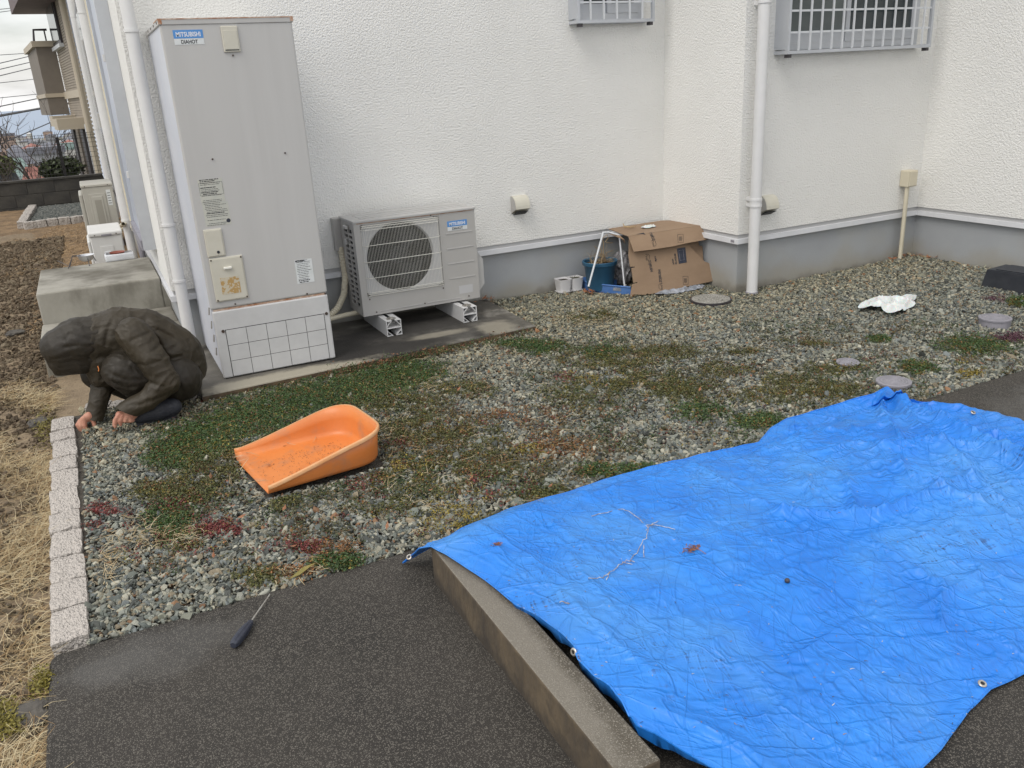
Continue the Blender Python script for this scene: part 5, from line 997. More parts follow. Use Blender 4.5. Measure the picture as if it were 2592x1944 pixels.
for _ in range(15000):
    a, b = random.uniform(330, 2212), random.uniform(690, 1230)
    q = PZ(a*S, b*S, .02)
    if not ground_ok(q.x, q.y) or (.325 < q.x < .90 and 3.08 < q.y < 3.60): continue
    cx2 = abs(q.y-3.25)/1.15; dn = noise.fractal(V((q.x*2.1, q.y*2.1, 21)), 1.0, 2.0, 4)+.28-.55*cx2**2-(.35 if q.x > 4.4 else 0)-(.3 if q.x < .35 and q.y < 3.1 else 0)
    if dn+random.gauss(0, .10) < .12: continue
    hue = noise.noise(V((q.x*1.7, q.y*1.7, 40)))+random.gauss(0, .25); c = np.array((.050,.082,.024) if hue > .15 else (.085,.080,.028) if hue > -.15 else (.12,.085,.035) if hue > -.4 else (.16,.10,.03) if random.random() < .8 else (.15,.035,.03))
    cen.append((q.x, q.y, float(gz(q.x, q.y))+.005)); cc_.append(c*random.uniform(.6, 1.25))
for _ in range(2400):
    q = PZ(random.uniform(250, 2300), random.uniform(880, 1430), .02)
    if ground_ok(q.x, q.y) and not (.325 < q.x < .90 and 3.08 < q.y < 3.60) and noise.noise(V((q.x*3, q.y*3, 9))) > .0: cen.append((q.x, q.y, float(gz(q.x, q.y))+.005)); cc_.append(np.array(random.choice([OLIVE, OLIVE, ORG, YEL, RED]))*random.uniform(.6, 1.2))
leaves('creeping_weeds', cen, cc_, 12, .0125, .0098, M['leaf'])
# straw in the gravel
st = []; 
for a, b, ra, rb, k in ((320,1150,70,40,150),(400,1150,60,30,60),(230,1210,16,46,90),(800,940,110,30,220),(700,970,80,30,90),(520,1000,60,30,60),(950,830,90,20,60),(1300,700,90,14,90),(860,770,80,12,70),(1500,800,300,60,160),(900,1040,200,60,150),(560,810,90,10,70),(1200,950,200,60,90),(620,1230,80,20,40)):
    for _ in range(k):
        q = PZ(random.gauss(a, ra*.6)*S, random.gauss(b, rb*.6)*S, .02)
        if ground_ok(q.x, q.y): st.append((q.x, q.y, float(gz(q.x, q.y))+.012))
strands('dry_grass', st, np.full(len(st), .07), np.array([random.choice([(.42,.33,.19),(.34,.25,.13),(.5,.42,.27)]) for _ in st]), M['straw'], width=.0024, flat=.9, curl=1.6)
# taller weeds along the front edge of the slab
st = []
for _ in range(420):
    x = random.choice([random.uniform(.9, 2.3), random.gauss(1.15, .12), random.gauss(1.5, .1)]); st.append((x, 4.375+.054*(x-.31)+random.uniform(-.05, .01), .025))
strands('edge_weeds', st, np.full(len(st), .065), np.array([random.choice([(.05,.09,.02),(.10,.10,.03),(.22,.12,.05),(.12,.05,.03)]) for _ in st]), M['straw'], width=.0035, flat=.1, seg=3)
leaves('edge_leaves', [(a+random.gauss(0, .02), b+random.gauss(0, .015), c+abs(random.gauss(0, .02))) for a, b, c in st], np.array([random.choice([(.05,.09,.025),(.07,.10,.03),(.20,.09,.04)]) for _ in st]), 4, .008, .013, M['leaf'])
# left yard
st, sc2 = [], []
for _ in range(44000):
    y = random.uniform(1.5, 5.6); x = -.40-abs(random.gauss(0, .42))
    d = noise.noise(V((x*2.6, y*1.9, 1)))+random.gauss(0, .16)
    if d < (-.28 if y < 3.6 else -.28+.55*min(1, (y-3.6)/.9)): continue
    if y > 5.5 and x > -.46: continue
    st.append((x, y, -.03+.012*random.random()+.02*max(0, d))); sc2.append(random.choice([(.50,.40,.23),(.42,.31,.16),(.58,.49,.31),(.32,.21,.10)]))
strands('dead_grass', st, np.full(len(st), .10), np.array(sc2), M['straw'], width=.0018, flat=.74, curl=1.4, seg=3)
st, sc2 = [], []
for _ in range(9000):
    y = random.uniform(6.6, 13.2); x = random.uniform(-1.2, .2)
    if y < 6.95 and x > -.44: continue
    d = noise.noise(V((x*2.2, y*1.2, 4)))
    if x < -.6 and d < .15: continue
    st.append((x, y, -.03)); sc2.append(random.choice([(.42,.28,.14),(.36,.23,.11),(.48,.35,.2)]))
strands('dead_lawn', st, np.full(len(st), .05), np.array(sc2), M['straw'], width=.005, flat=.6, seg=2)
n = 26000; X = -.40-np.abs(RNG.normal(0, .5, n)); Y = RNG.uniform(1.4, 12, n); ok = ~((Y > 5.5) & (Y < 6.95) & (X > -.46)); X, Y = X[ok], Y[ok]; n = len(X); ln = RNG.lognormal(math.log(.012), .5, n)*(1+.07*np.maximum(Y-4, 0))
scatter('soil_clods', np.stack([X, Y, np.full(n, -.035)+RNG.uniform(-.01, .015, n)], 1), np.stack([ln, ln*.8, ln*.65], 1), np.stack([RNG.normal(0, .5, n)]*2+[RNG.uniform(0, 6, n)], 1), np.array([(.20,.15,.095),(.15,.11,.07),(.25,.185,.12),(.30,.24,.16)])[RNG.integers(0, 4, n)], M['clod'], rough=.75)
# moss and yellow tufts beside the stones
cen = []; 
for a, b, r_, k in ((95, 1475, 16, 60), (95, 925, 20, 60), (18, 1560, 18, 90), (150, 980, 10, 20)):
    for _ in range(k): q = PZ(random.gauss(a, r_*.6)*S, random.gauss(b, r_)*S, -.01); cen.append((q.x, q.y, -.005)) if q.x < -.37 else None
leaves('yellow_moss', cen, np.tile([.20, .17, .03], (len(cen), 1)), 10, .012, .010, M['leaf'])
# stones lying in the yard
rocks = [(84,912,.045,'half buried dark rock beside the steps'),(30,720,.05,'flat mossy rock in the dirt left of the steps'),(58,1545,.055,'flat dark rock in the straw by the pavement')]
for a, b, s_, lab in rocks:
    q = PZ(a*S, b*S, -.02); bm = bm_(); bmesh.ops.create_icosphere(bm, subdivisions=3, radius=1)
    for v in bm.verts: k = 1+.4*noise.noise(v.co*1.7+V((a, 0, 0))); v.co = V((q.x+v.co.x*s_*k*1.2, q.y+v.co.y*s_*k, q.z+v.co.z*s_*.45*k))
    tag(obj('rock', bm, mat('rock%d' % a, (.06,.055,.05), (.11,.10,.085), 20, .9, .5, 60), loc=tuple(q)), lab, 'rock')
# ------------------------------------------------------------------ crouching person
def Z5(a, b, y): return PY(50+a/3.687, 700+b/3.687, y)
def blob(name, prims, voxel, mm, parent, fold=0.0, fscale=12, smooth_it=4, loc=None, seed=0, stretch=(1, 1, 1), cuts=(), folds=()):
    bm = bm_()
    for p in prims:
        a, b, ra, rb = p[:4]; a, b = V(a), V(b); d = b-a; Ln = d.length
        q = d.to_track_quat('Z', 'Y') if Ln > 1e-6 else V((0, 0, 1)).to_track_quat('Z', 'Y'); nn_ = 16 if max(ra, rb) > .02 else 10; rings = []; M4 = q.to_matrix(); sq = p[4] if len(p) > 4 else (1, 1)
        prof = [(ra*math.sin(t_), -ra*math.cos(t_)) for t_ in np.linspace(.12, math.pi/2, 5)]+[(rb*math.sin(t_), Ln-rb*math.cos(t_)) for t_ in np.linspace(math.pi/2, math.pi-.12, 5)]
        for r_, z in prof: rings.append([bm.verts.new(a+M4@V((r_*math.cos(2*math.pi*k/nn_)*sq[0], r_*math.sin(2*math.pi*k/nn_)*sq[1], z))) for k in range(nn_)])
        for i_ in range(len(rings)-1):
            for k in range(nn_): bm.faces.new((rings[i_][k], rings[i_][(k+1)%nn_], rings[i_+1][(k+1)%nn_], rings[i_+1][k]))
        bm.faces.new(rings[0][::-1]); bm.faces.new(rings[-1])
    bmesh.ops.recalc_face_normals(bm, faces=bm.faces[:]); me = bpy.data.meshes.new('tmpm'); bm.to_mesh(me); bm.free()
    to = bpy.data.objects.new('tmpo', me); COL.objects.link(to); r_ = to.modifiers.new('r', 'REMESH'); r_.mode = 'VOXEL'; r_.voxel_size = voxel; s_ = to.modifiers.new('s', 'SMOOTH'); s_.factor = .5; s_.iterations = smooth_it
    bpy.context.view_layer.update(); dg = bpy.context.evaluated_depsgraph_get(); out = bpy.data.meshes.new_from_object(to.evaluated_get(dg)); bpy.data.objects.remove(to); bpy.data.meshes.remove(me); out.name = name
    if fold:
        nv = len(out.vertices); co = np.zeros(nv*3, np.float32); out.vertices.foreach_get('co', co); co = co.reshape(-1, 3); no = np.zeros(nv*3, np.float32); out.vertex_normals.foreach_get('vector', no); no = no.reshape(-1, 3)
        for k in range(nv):
            c = V(co[k])*fscale+V((seed, seed*2, 0)); c = V((c.x*stretch[0], c.y*stretch[1], c.z*stretch[2])); w = noise.noise_vector(c*.35)*1.6; f1_ = 2*(1-abs(noise.noise(c+w)))**4-1; f2_ = 2*(1-abs(noise.noise(c*2.1+w*2)))**5-1; co[k] += no[k]*(fold*(f1_*.65+f2_*.35))
        out.vertices.foreach_set('co', co.ravel())
    if folds:
        nv = len(out.vertices); co = np.zeros(nv*3, np.float32); out.vertices.foreach_get('co', co); co = co.reshape(-1, 3); no = np.zeros(nv*3, np.float32); out.vertex_normals.foreach_get('vector', no); no = no.reshape(-1, 3); D = np.zeros(nv)
        for pl, dep_, w in folds:
            dm = np.full(nv, 9.0)
            for a, b in zip(pl, pl[1:]):
                dx, dz_ = b.x-a.x, b.z-a.z; tt = np.clip(((co[:, 0]-a.x)*dx+(co[:, 2]-a.z)*dz_)/(dx*dx+dz_*dz_), 0, 1); dm = np.minimum(dm, np.hypot(co[:, 0]-a.x-tt*dx, co[:, 2]-a.z-tt*dz_))
            tx = np.array([.55+.9*noise.noise(V((float(c_[0])*14, float(c_[2])*14, w*400))) for c_ in co]); D += dep_*.62*np.clip(tx, .1, 1.2)*(-np.exp(-(dm/w)**2)+.5*np.exp(-((dm-2.1*w)/(w*1.5))**2))*(no[:, 1] < .25)
        co += no*D[:, None]; out.vertices.foreach_set('co', co.ravel())
    if cuts:
        bm = bm_(); bm.from_mesh(out)
        for p_, n_, rad in cuts:
            vs = {v for v in bm.verts if (v.co-p_).length < rad}; g = list(vs)+[e for e in bm.edges if all(v in vs for v in e.verts)]+[f_ for f_ in bm.faces if all(v in vs for v in f_.verts)]
            bmesh.ops.bisect_plane(bm, geom=g, plane_co=p_, plane_no=n_.normalized(), clear_outer=True)
        bm.to_mesh(out); bm.free()
    return link_mesh(name, out, mm, parent, loc=loc, smooth=True)
N_, C_, FAR = 4.27, 4.42, 4.56
def FL(lines, dep_, w, y=4.27): return [([Z5(a, b, y) for a, b in l], dep_, w) for l in lines]
root = tuple(PZ(300, 1080, .02)); hipN, hipF = Z5(1465, 950, 4.34), Z5(1465, 950, 4.52); kneeN, kneeF = Z5(975, 895, 4.29), Z5(745, 900, 4.50); ankN, ankF = Z5(1290, 1225, 4.33), Z5(1200, 1120, 4.52)
shN, shF = Z5(1060, 545, 4.28), Z5(850, 600, 4.55); elN, elF = Z5(1370, 985, 4.19), Z5(790, 960, 4.45); wrN, wrF = Z5(1060, 1285, 4.20), Z5(690, 1300, 4.385); head = Z5(520, 650, C_); neck = Z5(740, 560, C_); chest = Z5(1000, 560, C_)
HY = 4.20
def H(a, b, dy=0): return Z5(a, b, HY+dy)
FY = 4.37
def G_(a, b, dy=0): return Z5(a, b, FY+dy)
body = [(head+V((-.03, 0, -.02)), head+V((.03, 0, .03)), .082, .085), (head+V((-.085, 0, -.085)), head+V((-.05, 0, -.05)), .012, .016), (head, neck, .06, .055), (neck, chest, .06, .09), (chest, Z5(1400, 800, C_), .09, .09, (1, 1.3)), (Z5(1400, 800, C_), (hipN+hipF)/2, .09, .1, (1, 1.3)),
 (hipN, kneeN, .07, .05), (hipF, kneeF, .07, .05), (kneeN, ankN, .045, .032), (kneeF, ankF, .045, .032), (chest, shN, .06, .05), (chest, shF, .06, .05), (shN, elN, .042, .035), (shF, elF, .042, .033), (elN, wrN, .032, .022), (elF, wrF, .032, .022),
 # near hand
 (wrN, H(985, 1310), .023, .025), (H(1000, 1305), H(930, 1290), .024, .018), (H(1010, 1335), H(950, 1320), .018, .014),
 (H(930, 1285, -.01), H(902, 1320, -.014), .0125, .0105), (H(902, 1320, -.014), H(890, 1372, -.012), .0105, .009), (H(890, 1372, -.012), H(891, 1405, -.01), .009, .0078),
 (H(955, 1300, -.014), H(938, 1345, -.018), .0115, .010), (H(938, 1345, -.018), H(942, 1385, -.014), .010, .008),
 (H(990, 1315, -.016), H(985, 1350, -.02), .0108, .0095), (H(985, 1350, -.02), H(1008, 1352, -.012), .0095, .008), (H(1030, 1325, -.014), H(1035, 1350, -.018), .0098, .0088), (H(1035, 1350, -.018), H(1060, 1345, -.01), .0088, .0075),
 (H(920, 1300, .02), H(886, 1345, .012), .0115, .010), (H(886, 1345, .012), H(880, 1390, .004), .010, .008),
 # far hand
 (wrF, G_(640, 1305), .022, .022), (G_(650, 1300), G_(600, 1330), .022, .017), (G_(640, 1325), G_(585, 1345), .016, .014),
 (G_(600, 1320, -.012), G_(612, 1390, -.014), .0108, .0095), (G_(612, 1390, -.014), G_(622, 1460, -.008), .0092, .0075), (G_(580, 1330), G_(572, 1395, -.004), .0108, .0098), (G_(572, 1395, -.004), G_(598, 1462, 0), .0092, .0076),
 (G_(562, 1345, .014), G_(535, 1385, .01), .0102, .0092), (G_(535, 1385, .01), G_(572, 1445, .008), .009, .0072), (G_(600, 1330, .022), G_(575, 1400, .024), .0095, .0085), (G_(575, 1400, .024), G_(600, 1445, .02), .0085, .0068),
 (G_(680, 1325, -.006), G_(697, 1385, -.01), .013, .0105), (G_(697, 1385, -.01), G_(706, 1448, -.004), .0098, .008)]
person = blob('person', body, .0038, M['skin'], None, smooth_it=3, loc=root)
tag(person, 'crouching person in a dark brown hooded raincoat weeding by the edging stones', 'person')
jk = [(Z5(640, 600, C_), Z5(900, 545, C_), .105, .115, (1, 1.1)), (Z5(900, 545, C_), Z5(1180, 590, C_), .115, .122, (1, 1.25)), (Z5(1180, 590, C_), Z5(1400, 735, C_), .122, .124, (1, 1.25)), (Z5(1400, 735, C_), Z5(1485, 885, C_), .122, .114, (1, 1.3)), (Z5(1000, 640, C_), Z5(1300, 840, C_), .12, .12, (1, 1.2)), (Z5(760, 760, C_), Z5(780, 900, C_), .09, .075)]
slN = [(shN, Z5(1230, 760, 4.22), .083, .072), (Z5(1230, 760, 4.22), elN, .072, .064), (elN, Z5(1190, 1150, 4.19), .062, .052), (Z5(1190, 1150, 4.19), Z5(985, 1262, 4.195), .054, .052)]
slF = [(shF, Z5(800, 820, 4.50), .08, .065), (Z5(800, 820, 4.50), elF, .065, .058), (elF, Z5(735, 1150, 4.41), .056, .047), (Z5(735, 1150, 4.41), Z5(698, 1340, 4.385), .047, .042)]
jacket = blob('jacket', jk, .0055, M['coat'], person, fold=.0055, fscale=7, seed=3, smooth_it=5, folds=FL([[(1180,430),(1260,560),(1330,700),(1420,820)]], .016, .012, 4.3)+FL([[(1390,760),(1560,715),(1700,700)],[(1420,830),(1580,800),(1725,800)],[(1440,650),(1590,615)],[(1290,500),(1400,560),(1480,610)],[(1500,880),(1600,905),(1712,905)],[(860,420),(820,520),(800,640)],[(1000,395),(1130,400),(1240,470)]], .008, .0085, 4.32))
cn, cf = Z5(1000, 1255, 4.19), Z5(700, 1325, 4.385)
blob('sleeve', slN, .0050, M['coat'], person, fold=.0045, fscale=8, seed=5, smooth_it=4, folds=FL([[(1200,905),(1290,915),(1360,890)],[(1190,965),(1290,985),(1400,960)],[(1040,600),(1120,560),(1200,540)],[(1120,720),(1220,690),(1320,640)],[(1170,1130),(1320,1090),(1450,1010)],[(1010,1175),(1130,1160),(1240,1130)],[(1090,820),(1200,800),(1330,760)]], .0065, .0085, 4.2), cuts=((cn, Z5(900, 1435, 4.19)-cn, .16),))
blob('sleeve', slF, .0050, M['coat'], person, fold=.004, fscale=10, seed=9, smooth_it=4, cuts=((cf, Z5(660, 1500, 4.385)-cf, .14),))
hd_ = [(Z5(400, 660, C_), Z5(560, 600, C_), .098, .118), (Z5(560, 600, C_), Z5(730, 545, C_), .118, .10), (Z5(420, 770, C_), Z5(560, 760, C_), .080, .085), (Z5(395, 865, C_), Z5(580, 850, C_), .042, .055), (Z5(650, 690, C_), Z5(760, 740, C_), .09, .08), (Z5(700, 850, C_), Z5(800, 900, C_), .055, .06)]
hb = Z5(500, 893, C_); hood = blob('hood', hd_, .0055, M['coat_dark'], person, fold=.0035, fscale=7, seed=8, folds=FL([[(420,600),(465,540),(560,560),(700,610)],[(430,660),(560,640),(690,650)],[(300,790),(480,745),(690,765)],[(370,870),(480,862),(610,850)],[(560,450),(620,480),(690,500)]], .005, .008, 4.32), smooth_it=4, cuts=((hb, Z5(540, 1100, C_)-hb, .13),))
bm = bm_(); pth_ = []
for k in range(17): a = -1.25+2.5*k/16; pth_.append(Z5(440+140*math.sin(a*.9)*-1+70, 655+0, C_)+V((0, 0, 0)))
obj('drawcord', tube(bm_(), [Z5(728, 835, 4.30), Z5(738, 865, 4.295), Z5(735, 885, 4.295)], .0022, 6), M['orange'], person)
tr = [(hipN, kneeN, .108, .092), (hipF, kneeF, .105, .088), (hipN, hipF, .122, .122), (Z5(1520, 985, 4.36), Z5(1520, 985, 4.5), .095, .095), (kneeN, ankN+V((-.01, 0, .02)), .085, .056), (kneeF, ankF, .08, .056), (kneeN+V((-.005, 0, .01)), kneeN+V((.03, 0, -.03)), .095, .09)]
blob('trousers', tr, .0065, M['coat_dark'], person, fold=.005, fscale=8, seed=15, smooth_it=5, folds=FL([[(840,890),(980,935),(1150,940)],[(850,965),(1000,1015),(1170,985)],[(880,810),(1000,795),(1120,860)],[(930,1045),(1060,1065),(1190,1010)],[(1560,960),(1600,1050),(1590,1120)],[(1480,1000),(1530,1080),(1500,1150)]], .007, .0085, 4.25))
for (ta, tb, ha, hb, y) in ((1130, 1305, 1425, 1215, 4.255), (1020, 1240, 1300, 1170, 4.50)):
    blob('shoe', [(Z5(ta, tb, y), Z5((ta+ha)/2, (tb+hb)/2-8, y), .040, .052, (1, .9)), (Z5((ta+ha)/2, (tb+hb)/2-8, y), Z5(ha, hb, y), .052, .046), ], .006, M['shoe'], person, smooth_it=4)
    blob('sole', [(Z5(ta-15, tb+48, y), Z5(ha+5, hb+58, y), .017, .017, (1, 2.7))], .005, M['sole'], person, smooth_it=3)
tipp = Z5(768, 1452, 4.30); midp = Z5(895, 1375, 4.20); endp = Z5(1000, 1322, 4.20)
screwdriver('screwdriver with a pale shaft held in the crouching person\'s near hand', tipp, midp, endp, r=.011, shaft=.003)
# ------------------------------------------------------------------ things along the side wall of the house
def side_unit(label, x0, x1, y0, y1, z0_, z1_, mm, inner):
    t = thing('air_conditioner', label, 'air conditioner', ((x0+x1)/2, y0, z0_)); w = x1-x0; h = z1_-z0_
    obj('casing', BX(x0, x1, y0, y1, z0_, z1_-.03, bev=.01, seg=2), M[mm], t); obj('top_panel', BX(x0-.006, x1+.006, y0-.008, y1+.006, z1_-.03, z1_, bev=.008, seg=2), M[mm], t)
    obj('front_shroud', BX(x0-.040, x0-.001, y0+.02, y1-.02, z0_+.05, z1_-.10, bev=.012, seg=2), M[mm], t)
    f = obj('side_cover', BX(x0+w*.18, x0+w*.72, y0-.008, y0-.0005, z0_+.10, z1_-.10, bev=.003), M[mm], t)
    obj('grip_frame', BX(x0+w*.26, x0+w*.62, y0-.018, y0-.0085, z0_+.14, z1_-.13, bev=.004), M[mm], f); obj('grip_recess', BX(x0+w*.34, x0+w*.56, y0-.0195, y0-.0183, z0_+.16, z1_-.17), M[inner], f)
    obj('sticker', BX(x0+w*.76, x0+w*.90, y0-.0015, y0-.0002, z1_-.24, z1_-.07), M['white_label'], t)
    b_ = bm_()
    for k in range(5): box(b_, x0+w*.78, x0+w*.88, y0-.0022, y0-.0016, z1_-.22+.028*k, z1_-.214+.028*k)
    stuff(obj('print', b_, M['ink'], t))
    for x_ in (.12, .85): obj('screw', disc_y(bm_(), x0+w*x_, y0-.008, z1_-.015, .006, .003, 8), M['screw'], t)
    for x_ in (x0, x1-.05): obj('foot', BX(x_, x_+.05, y0+.02, y1-.02, z0_-.08, z0_-.001), M['grey_pvc'], t)
    return t
M['ac_beige'] = mat('ac_beige', (.44,.43,.38), (.40,.39,.345), 4, .5); M['ac_beige_d'] = mat('ac_beige_d', (.30,.29,.25), None, rough=.6); M['ac_white'] = mat('ac_white', (.66,.66,.64), (.62,.62,.60), 4, .4)
a = PY(*SS(400, 590), 10.6); b = PY(*SS(775, 560), 10.6); side_unit('beige air conditioner unit against the side wall farther back', a.x, b.x, 10.6, 11.25, .05, a.z+.02, 'ac_beige', 'ac_beige_d')
a = PY(*SS(500, 1165), 7.9); b = PY(*SS(880, 1110), 7.9); t = thing('pump_cabinet', 'small white cabinet with a lid behind the concrete steps', 'cabinet', ((a.x+b.x)/2, 7.9, 0)); zt2 = (a.z+b.z)/2+.012
obj('casing', BX(a.x, b.x, 7.9, 8.45, -.02, zt2-.035, bev=.008), M['ac_white'], t); ld = obj('lid', BX(a.x-.008, b.x+.008, 7.888, 8.46, zt2-.035, zt2, bev=.010, seg=2), M['ac_white'], t)
obj('lid_notch', BX(a.x+.09, a.x+.17, 7.8865, 7.888, zt2-.034, zt2-.02), M['grey_pvc'], ld); obj('side_shroud', BX(a.x-.025, a.x-.001, 7.92, 8.40, .0, zt2-.07, bev=.008), M['ac_white'], t)
obj('door', BX(a.x+.065, b.x-.08, 7.895, 7.8995, .1, zt2-.12, bev=.001), M['ac_white'], t); obj('door_grip', BX(a.x+.09, b.x-.105, 7.885, 7.895, zt2-.19, zt2-.165, bev=.003), M['bar_white'], t)
for x_ in (a.x+.04, b.x-.04): obj('screw', disc_y(bm_(), x_, 7.8875, zt2-.022, .005, .003, 8), M['screw'], t)
# pipes, shutter and panels on the side wall
xs_ = .265; q = PX(*SS(960, 960), xs_); downpipe('thick white downpipe on the side wall next to the grey shutter', [(xs_, 9.2, -.02), (xs_, 9.2, 5.5)], .042, [.42, 2.3])
q = PX(*SS(1075, 1140), .27); t = downpipe('thin cream pipe duct on the side wall beside the grey shutter', [(.272, 7.5, q.z), (.272, 7.5, 5.5)], .030, [q.z+.03], 'cream_pvc', 'pipe_duct'); obj('lower_pipe', TB([(.285, 7.5, -.02), (.285, 7.5, q.z-.001)], .022, 12), M['grey_pvc'], t)
t = thing('roller_shutter', 'closed blue grey roller shutter on the side wall above the steps', 'shutter', (X0, 6.6, .6)); zb2 = .60
obj('shutter_panel', BX(X0-.055, X0-.002, 6.12, 7.25, zb2+.04, 2.60), M['shutter'], t)
obj('side_rail', BX(X0-.075, X0-.001, 6.04, 6.118, zb2-.02, 2.62), M['alum'], t); obj('side_rail', BX(X0-.075, X0-.001, 7.252, 7.33, zb2-.02, 2.62), M['alum'], t); obj('sill', BX(X0-.085, X0-.001, 6.118, 7.252, zb2-.03, zb2+.038), M['grey_pvc'], t)
for zz in (1.05, 1.75): obj('latch', BX(X0-.088, X0-.0755, 6.06, 6.09, zz, zz+.04), M['white_pvc'], t)
t = thing('tall_window', 'tall dark framed window farther back on the side wall', 'window', (X0, 11.5, .45)); obj('frame', BX(X0-.05, X0-.002, 10.9, 13.0, .45, 2.6), M['sash_dark'], t); obj('pane', BX(X0-.056, X0-.0505, 11.0, 12.9, .52, 2.52), M['glass'], t)
t = thing('louvred_shutter', 'pale louvred shutter at the far end of the side wall', 'shutter', (X0, 14.4, .4)); obj('frame', BX(X0-.045, X0-.002, 13.3, 15.5, .35, 3.8), M['white_pvc'], t)
for k in range(56): obj('slat', prism(bm_(), [(X0-.0455, 13.5, .45+.06*k), (X0-.085, 13.5, .45+.06*k), (X0-.0455, 13.5, .49+.06*k)], (0, 1.9, 0)), M['shutter'], t)
downpipe('pale pipe at the far end of the side wall', [(X0-.055, 13.2, 0), (X0-.055, 13.2, 5.5)], .045, [1.2, 2.6])
t = thing('drain_hose', 'bundle of cream hoses curling out behind the air conditioner', 'hose', (.27, 9.3, 0))
for k in range(2): obj('hose', TB([PX(*SS(865+10*k, 1060+50*k), .2), PX(*SS(910, 1030+60*k), .23), PX(*SS(955, 1020+70*k), .27)], .02, 8), M['cream_pvc'], t, smooth=True)
# ------------------------------------------------------------------ block wall and mesh fence
t = thing('block_wall', 'dark weathered concrete block wall at the far end of the yard', 'wall', (-1, 16.1, 0)); bx = -5.3; me = None
for r_ in range(3):
    for k in range(16):
        x = bx+.40*k+(.2 if r_ % 2 else 0)
        if x > .9: continue
        o = obj('block', BX(x+.0015, x+.3985, 16.05, 16.20, -.205+.2*r_, -.011+.2*r_, bev=.004), M['block'], t) if me is None else None
        if me is None: me = o.data; mloc = V((x, 0, -.2*0+.2*r_))
        else:
            o = bpy.data.objects.new('block', me); COL.objects.link(o); o.parent = t; WL[o.name] = WL[t.name]; o.location = V((x, 0, .2*r_))-mloc
obj('mortar', BX(bx, 1.2, 16.06, 16.19, -.25, .385), M['mortar'], t); obj('coping', BX(bx, 1.2, 16.03, 16.22, .3892, .418), M['block'], t)
t = thing('mesh_fence', 'dark wire mesh fence standing on the block wall', 'fence', (-1, 16.12, .42)); ztop = PY(80, 343, 16.12).z; bm = bm_()
for x in np.arange(bx, 1.2, .055): tube(bm, [(x, 16.12, .43), (x, 16.12, ztop)], .0032, 3, cap=False)
for z in np.linspace(.47, ztop-.01, 9): tube(bm, [(bx, 16.125, z), (1.2, 16.125, z)], .0032, 3, cap=False)
for z in (ztop-.05, ztop-.10): tube(bm, [(bx, 16.125, z), (1.2, 16.125, z)], .0032, 3, cap=False)
stuff(obj('wire_mesh', bm, M['mesh_wire'], t))
fp = PY(166, 446, 16.16)
for k in range(-2, 1): obj('post', BX(fp.x+2*k-.025, fp.x+2*k+.025, 16.135, 16.185, .418, ztop-.06), M['mesh_wire'], t)
# ------------------------------------------------------------------ neighbour's house
def Z7(a, b): return (a/5.53, b/5.53)
def Z8(a, b): return (a/5.53, 250+b/5.53)
ang = math.radians(5.2); nd = V((-math.sin(ang), math.cos(ang), 0)); nr = V((math.cos(ang), math.sin(ang), 0)); NP = PY(*Z8(1420, 1050), 21.0)
nb = thing('neighbour_house', 'beige sided two storey neighbour house with a boxed balcony', 'house', (NP.x, NP.y, -.16)); nx_ = V((-nr.x, -nr.y, 0))
def side_pt(u_, v2, off=0): return PP(u_, v2, NP+nx_*off, nx_)
c_top = 7.5; zlow = -1.5
P1 = side_pt(*Z7(1160, 1200)); corner = PP(*Z8(1450, 1000), NP, nx_)
NE = V((corner.x, corner.y, 0)); far_e = side_pt(*Z7(735, 400)); LenW = (V((far_e.x, far_e.y, 0))-NE).length
obj('wall', prism(bm_(), [NE+V((0, 0, zlow)), NE+nd*LenW+V((0, 0, zlow)), NE+nd*LenW+nr*8+V((0, 0, zlow)), NE+nr*8+V((0, 0, zlow))], (0, 0, c_top-zlow)), M['siding'], nb)
bm = bm_()
for z in np.arange(zlow, c_top, .055):
    for (p0_, p1_, n_) in ((NE, NE+nd*LenW, nx_), (NE, NE+nr*3, -nd)):
        bm2 = [p0_+V((0, 0, z)), p1_+V((0, 0, z)), p1_+V((0, 0, z+.044)), p0_+V((0, 0, z+.044))]; prism(bm, [q_+n_*.001 for q_ in bm2], n_*.018)
stuff(obj('siding_boards', bm, M['siding'], nb))
def side_box(name, s0, s1, z0_, z1_, out, mm, par=nb, start=.023): 
    a_, b_ = NE+nd*s0, NE+nd*s1; return obj(name, prism(bm_(), [a_+nx_*start+V((0, 0, z0_)), b_+nx_*start+V((0, 0, z0_)), b_+nx_*start+V((0, 0, z1_)), a_+nx_*start+V((0, 0, z1_))], nx_*out), M[mm], par)
def s_of(u_, v2, off=0): q_ = side_pt(u_, v2, off); return (V((q_.x, q_.y, 0))-NE).dot(nd), q_.z
sc0, zc0 = s_of(*Z7(1140, 1290)); side_box('corner_post', -.02, .22, zlow, c_top, .05, 'beige_trim'); side_box('belt_trim', .25, LenW, zc0-.1, zc0+.06, .05, 'beige_trim')
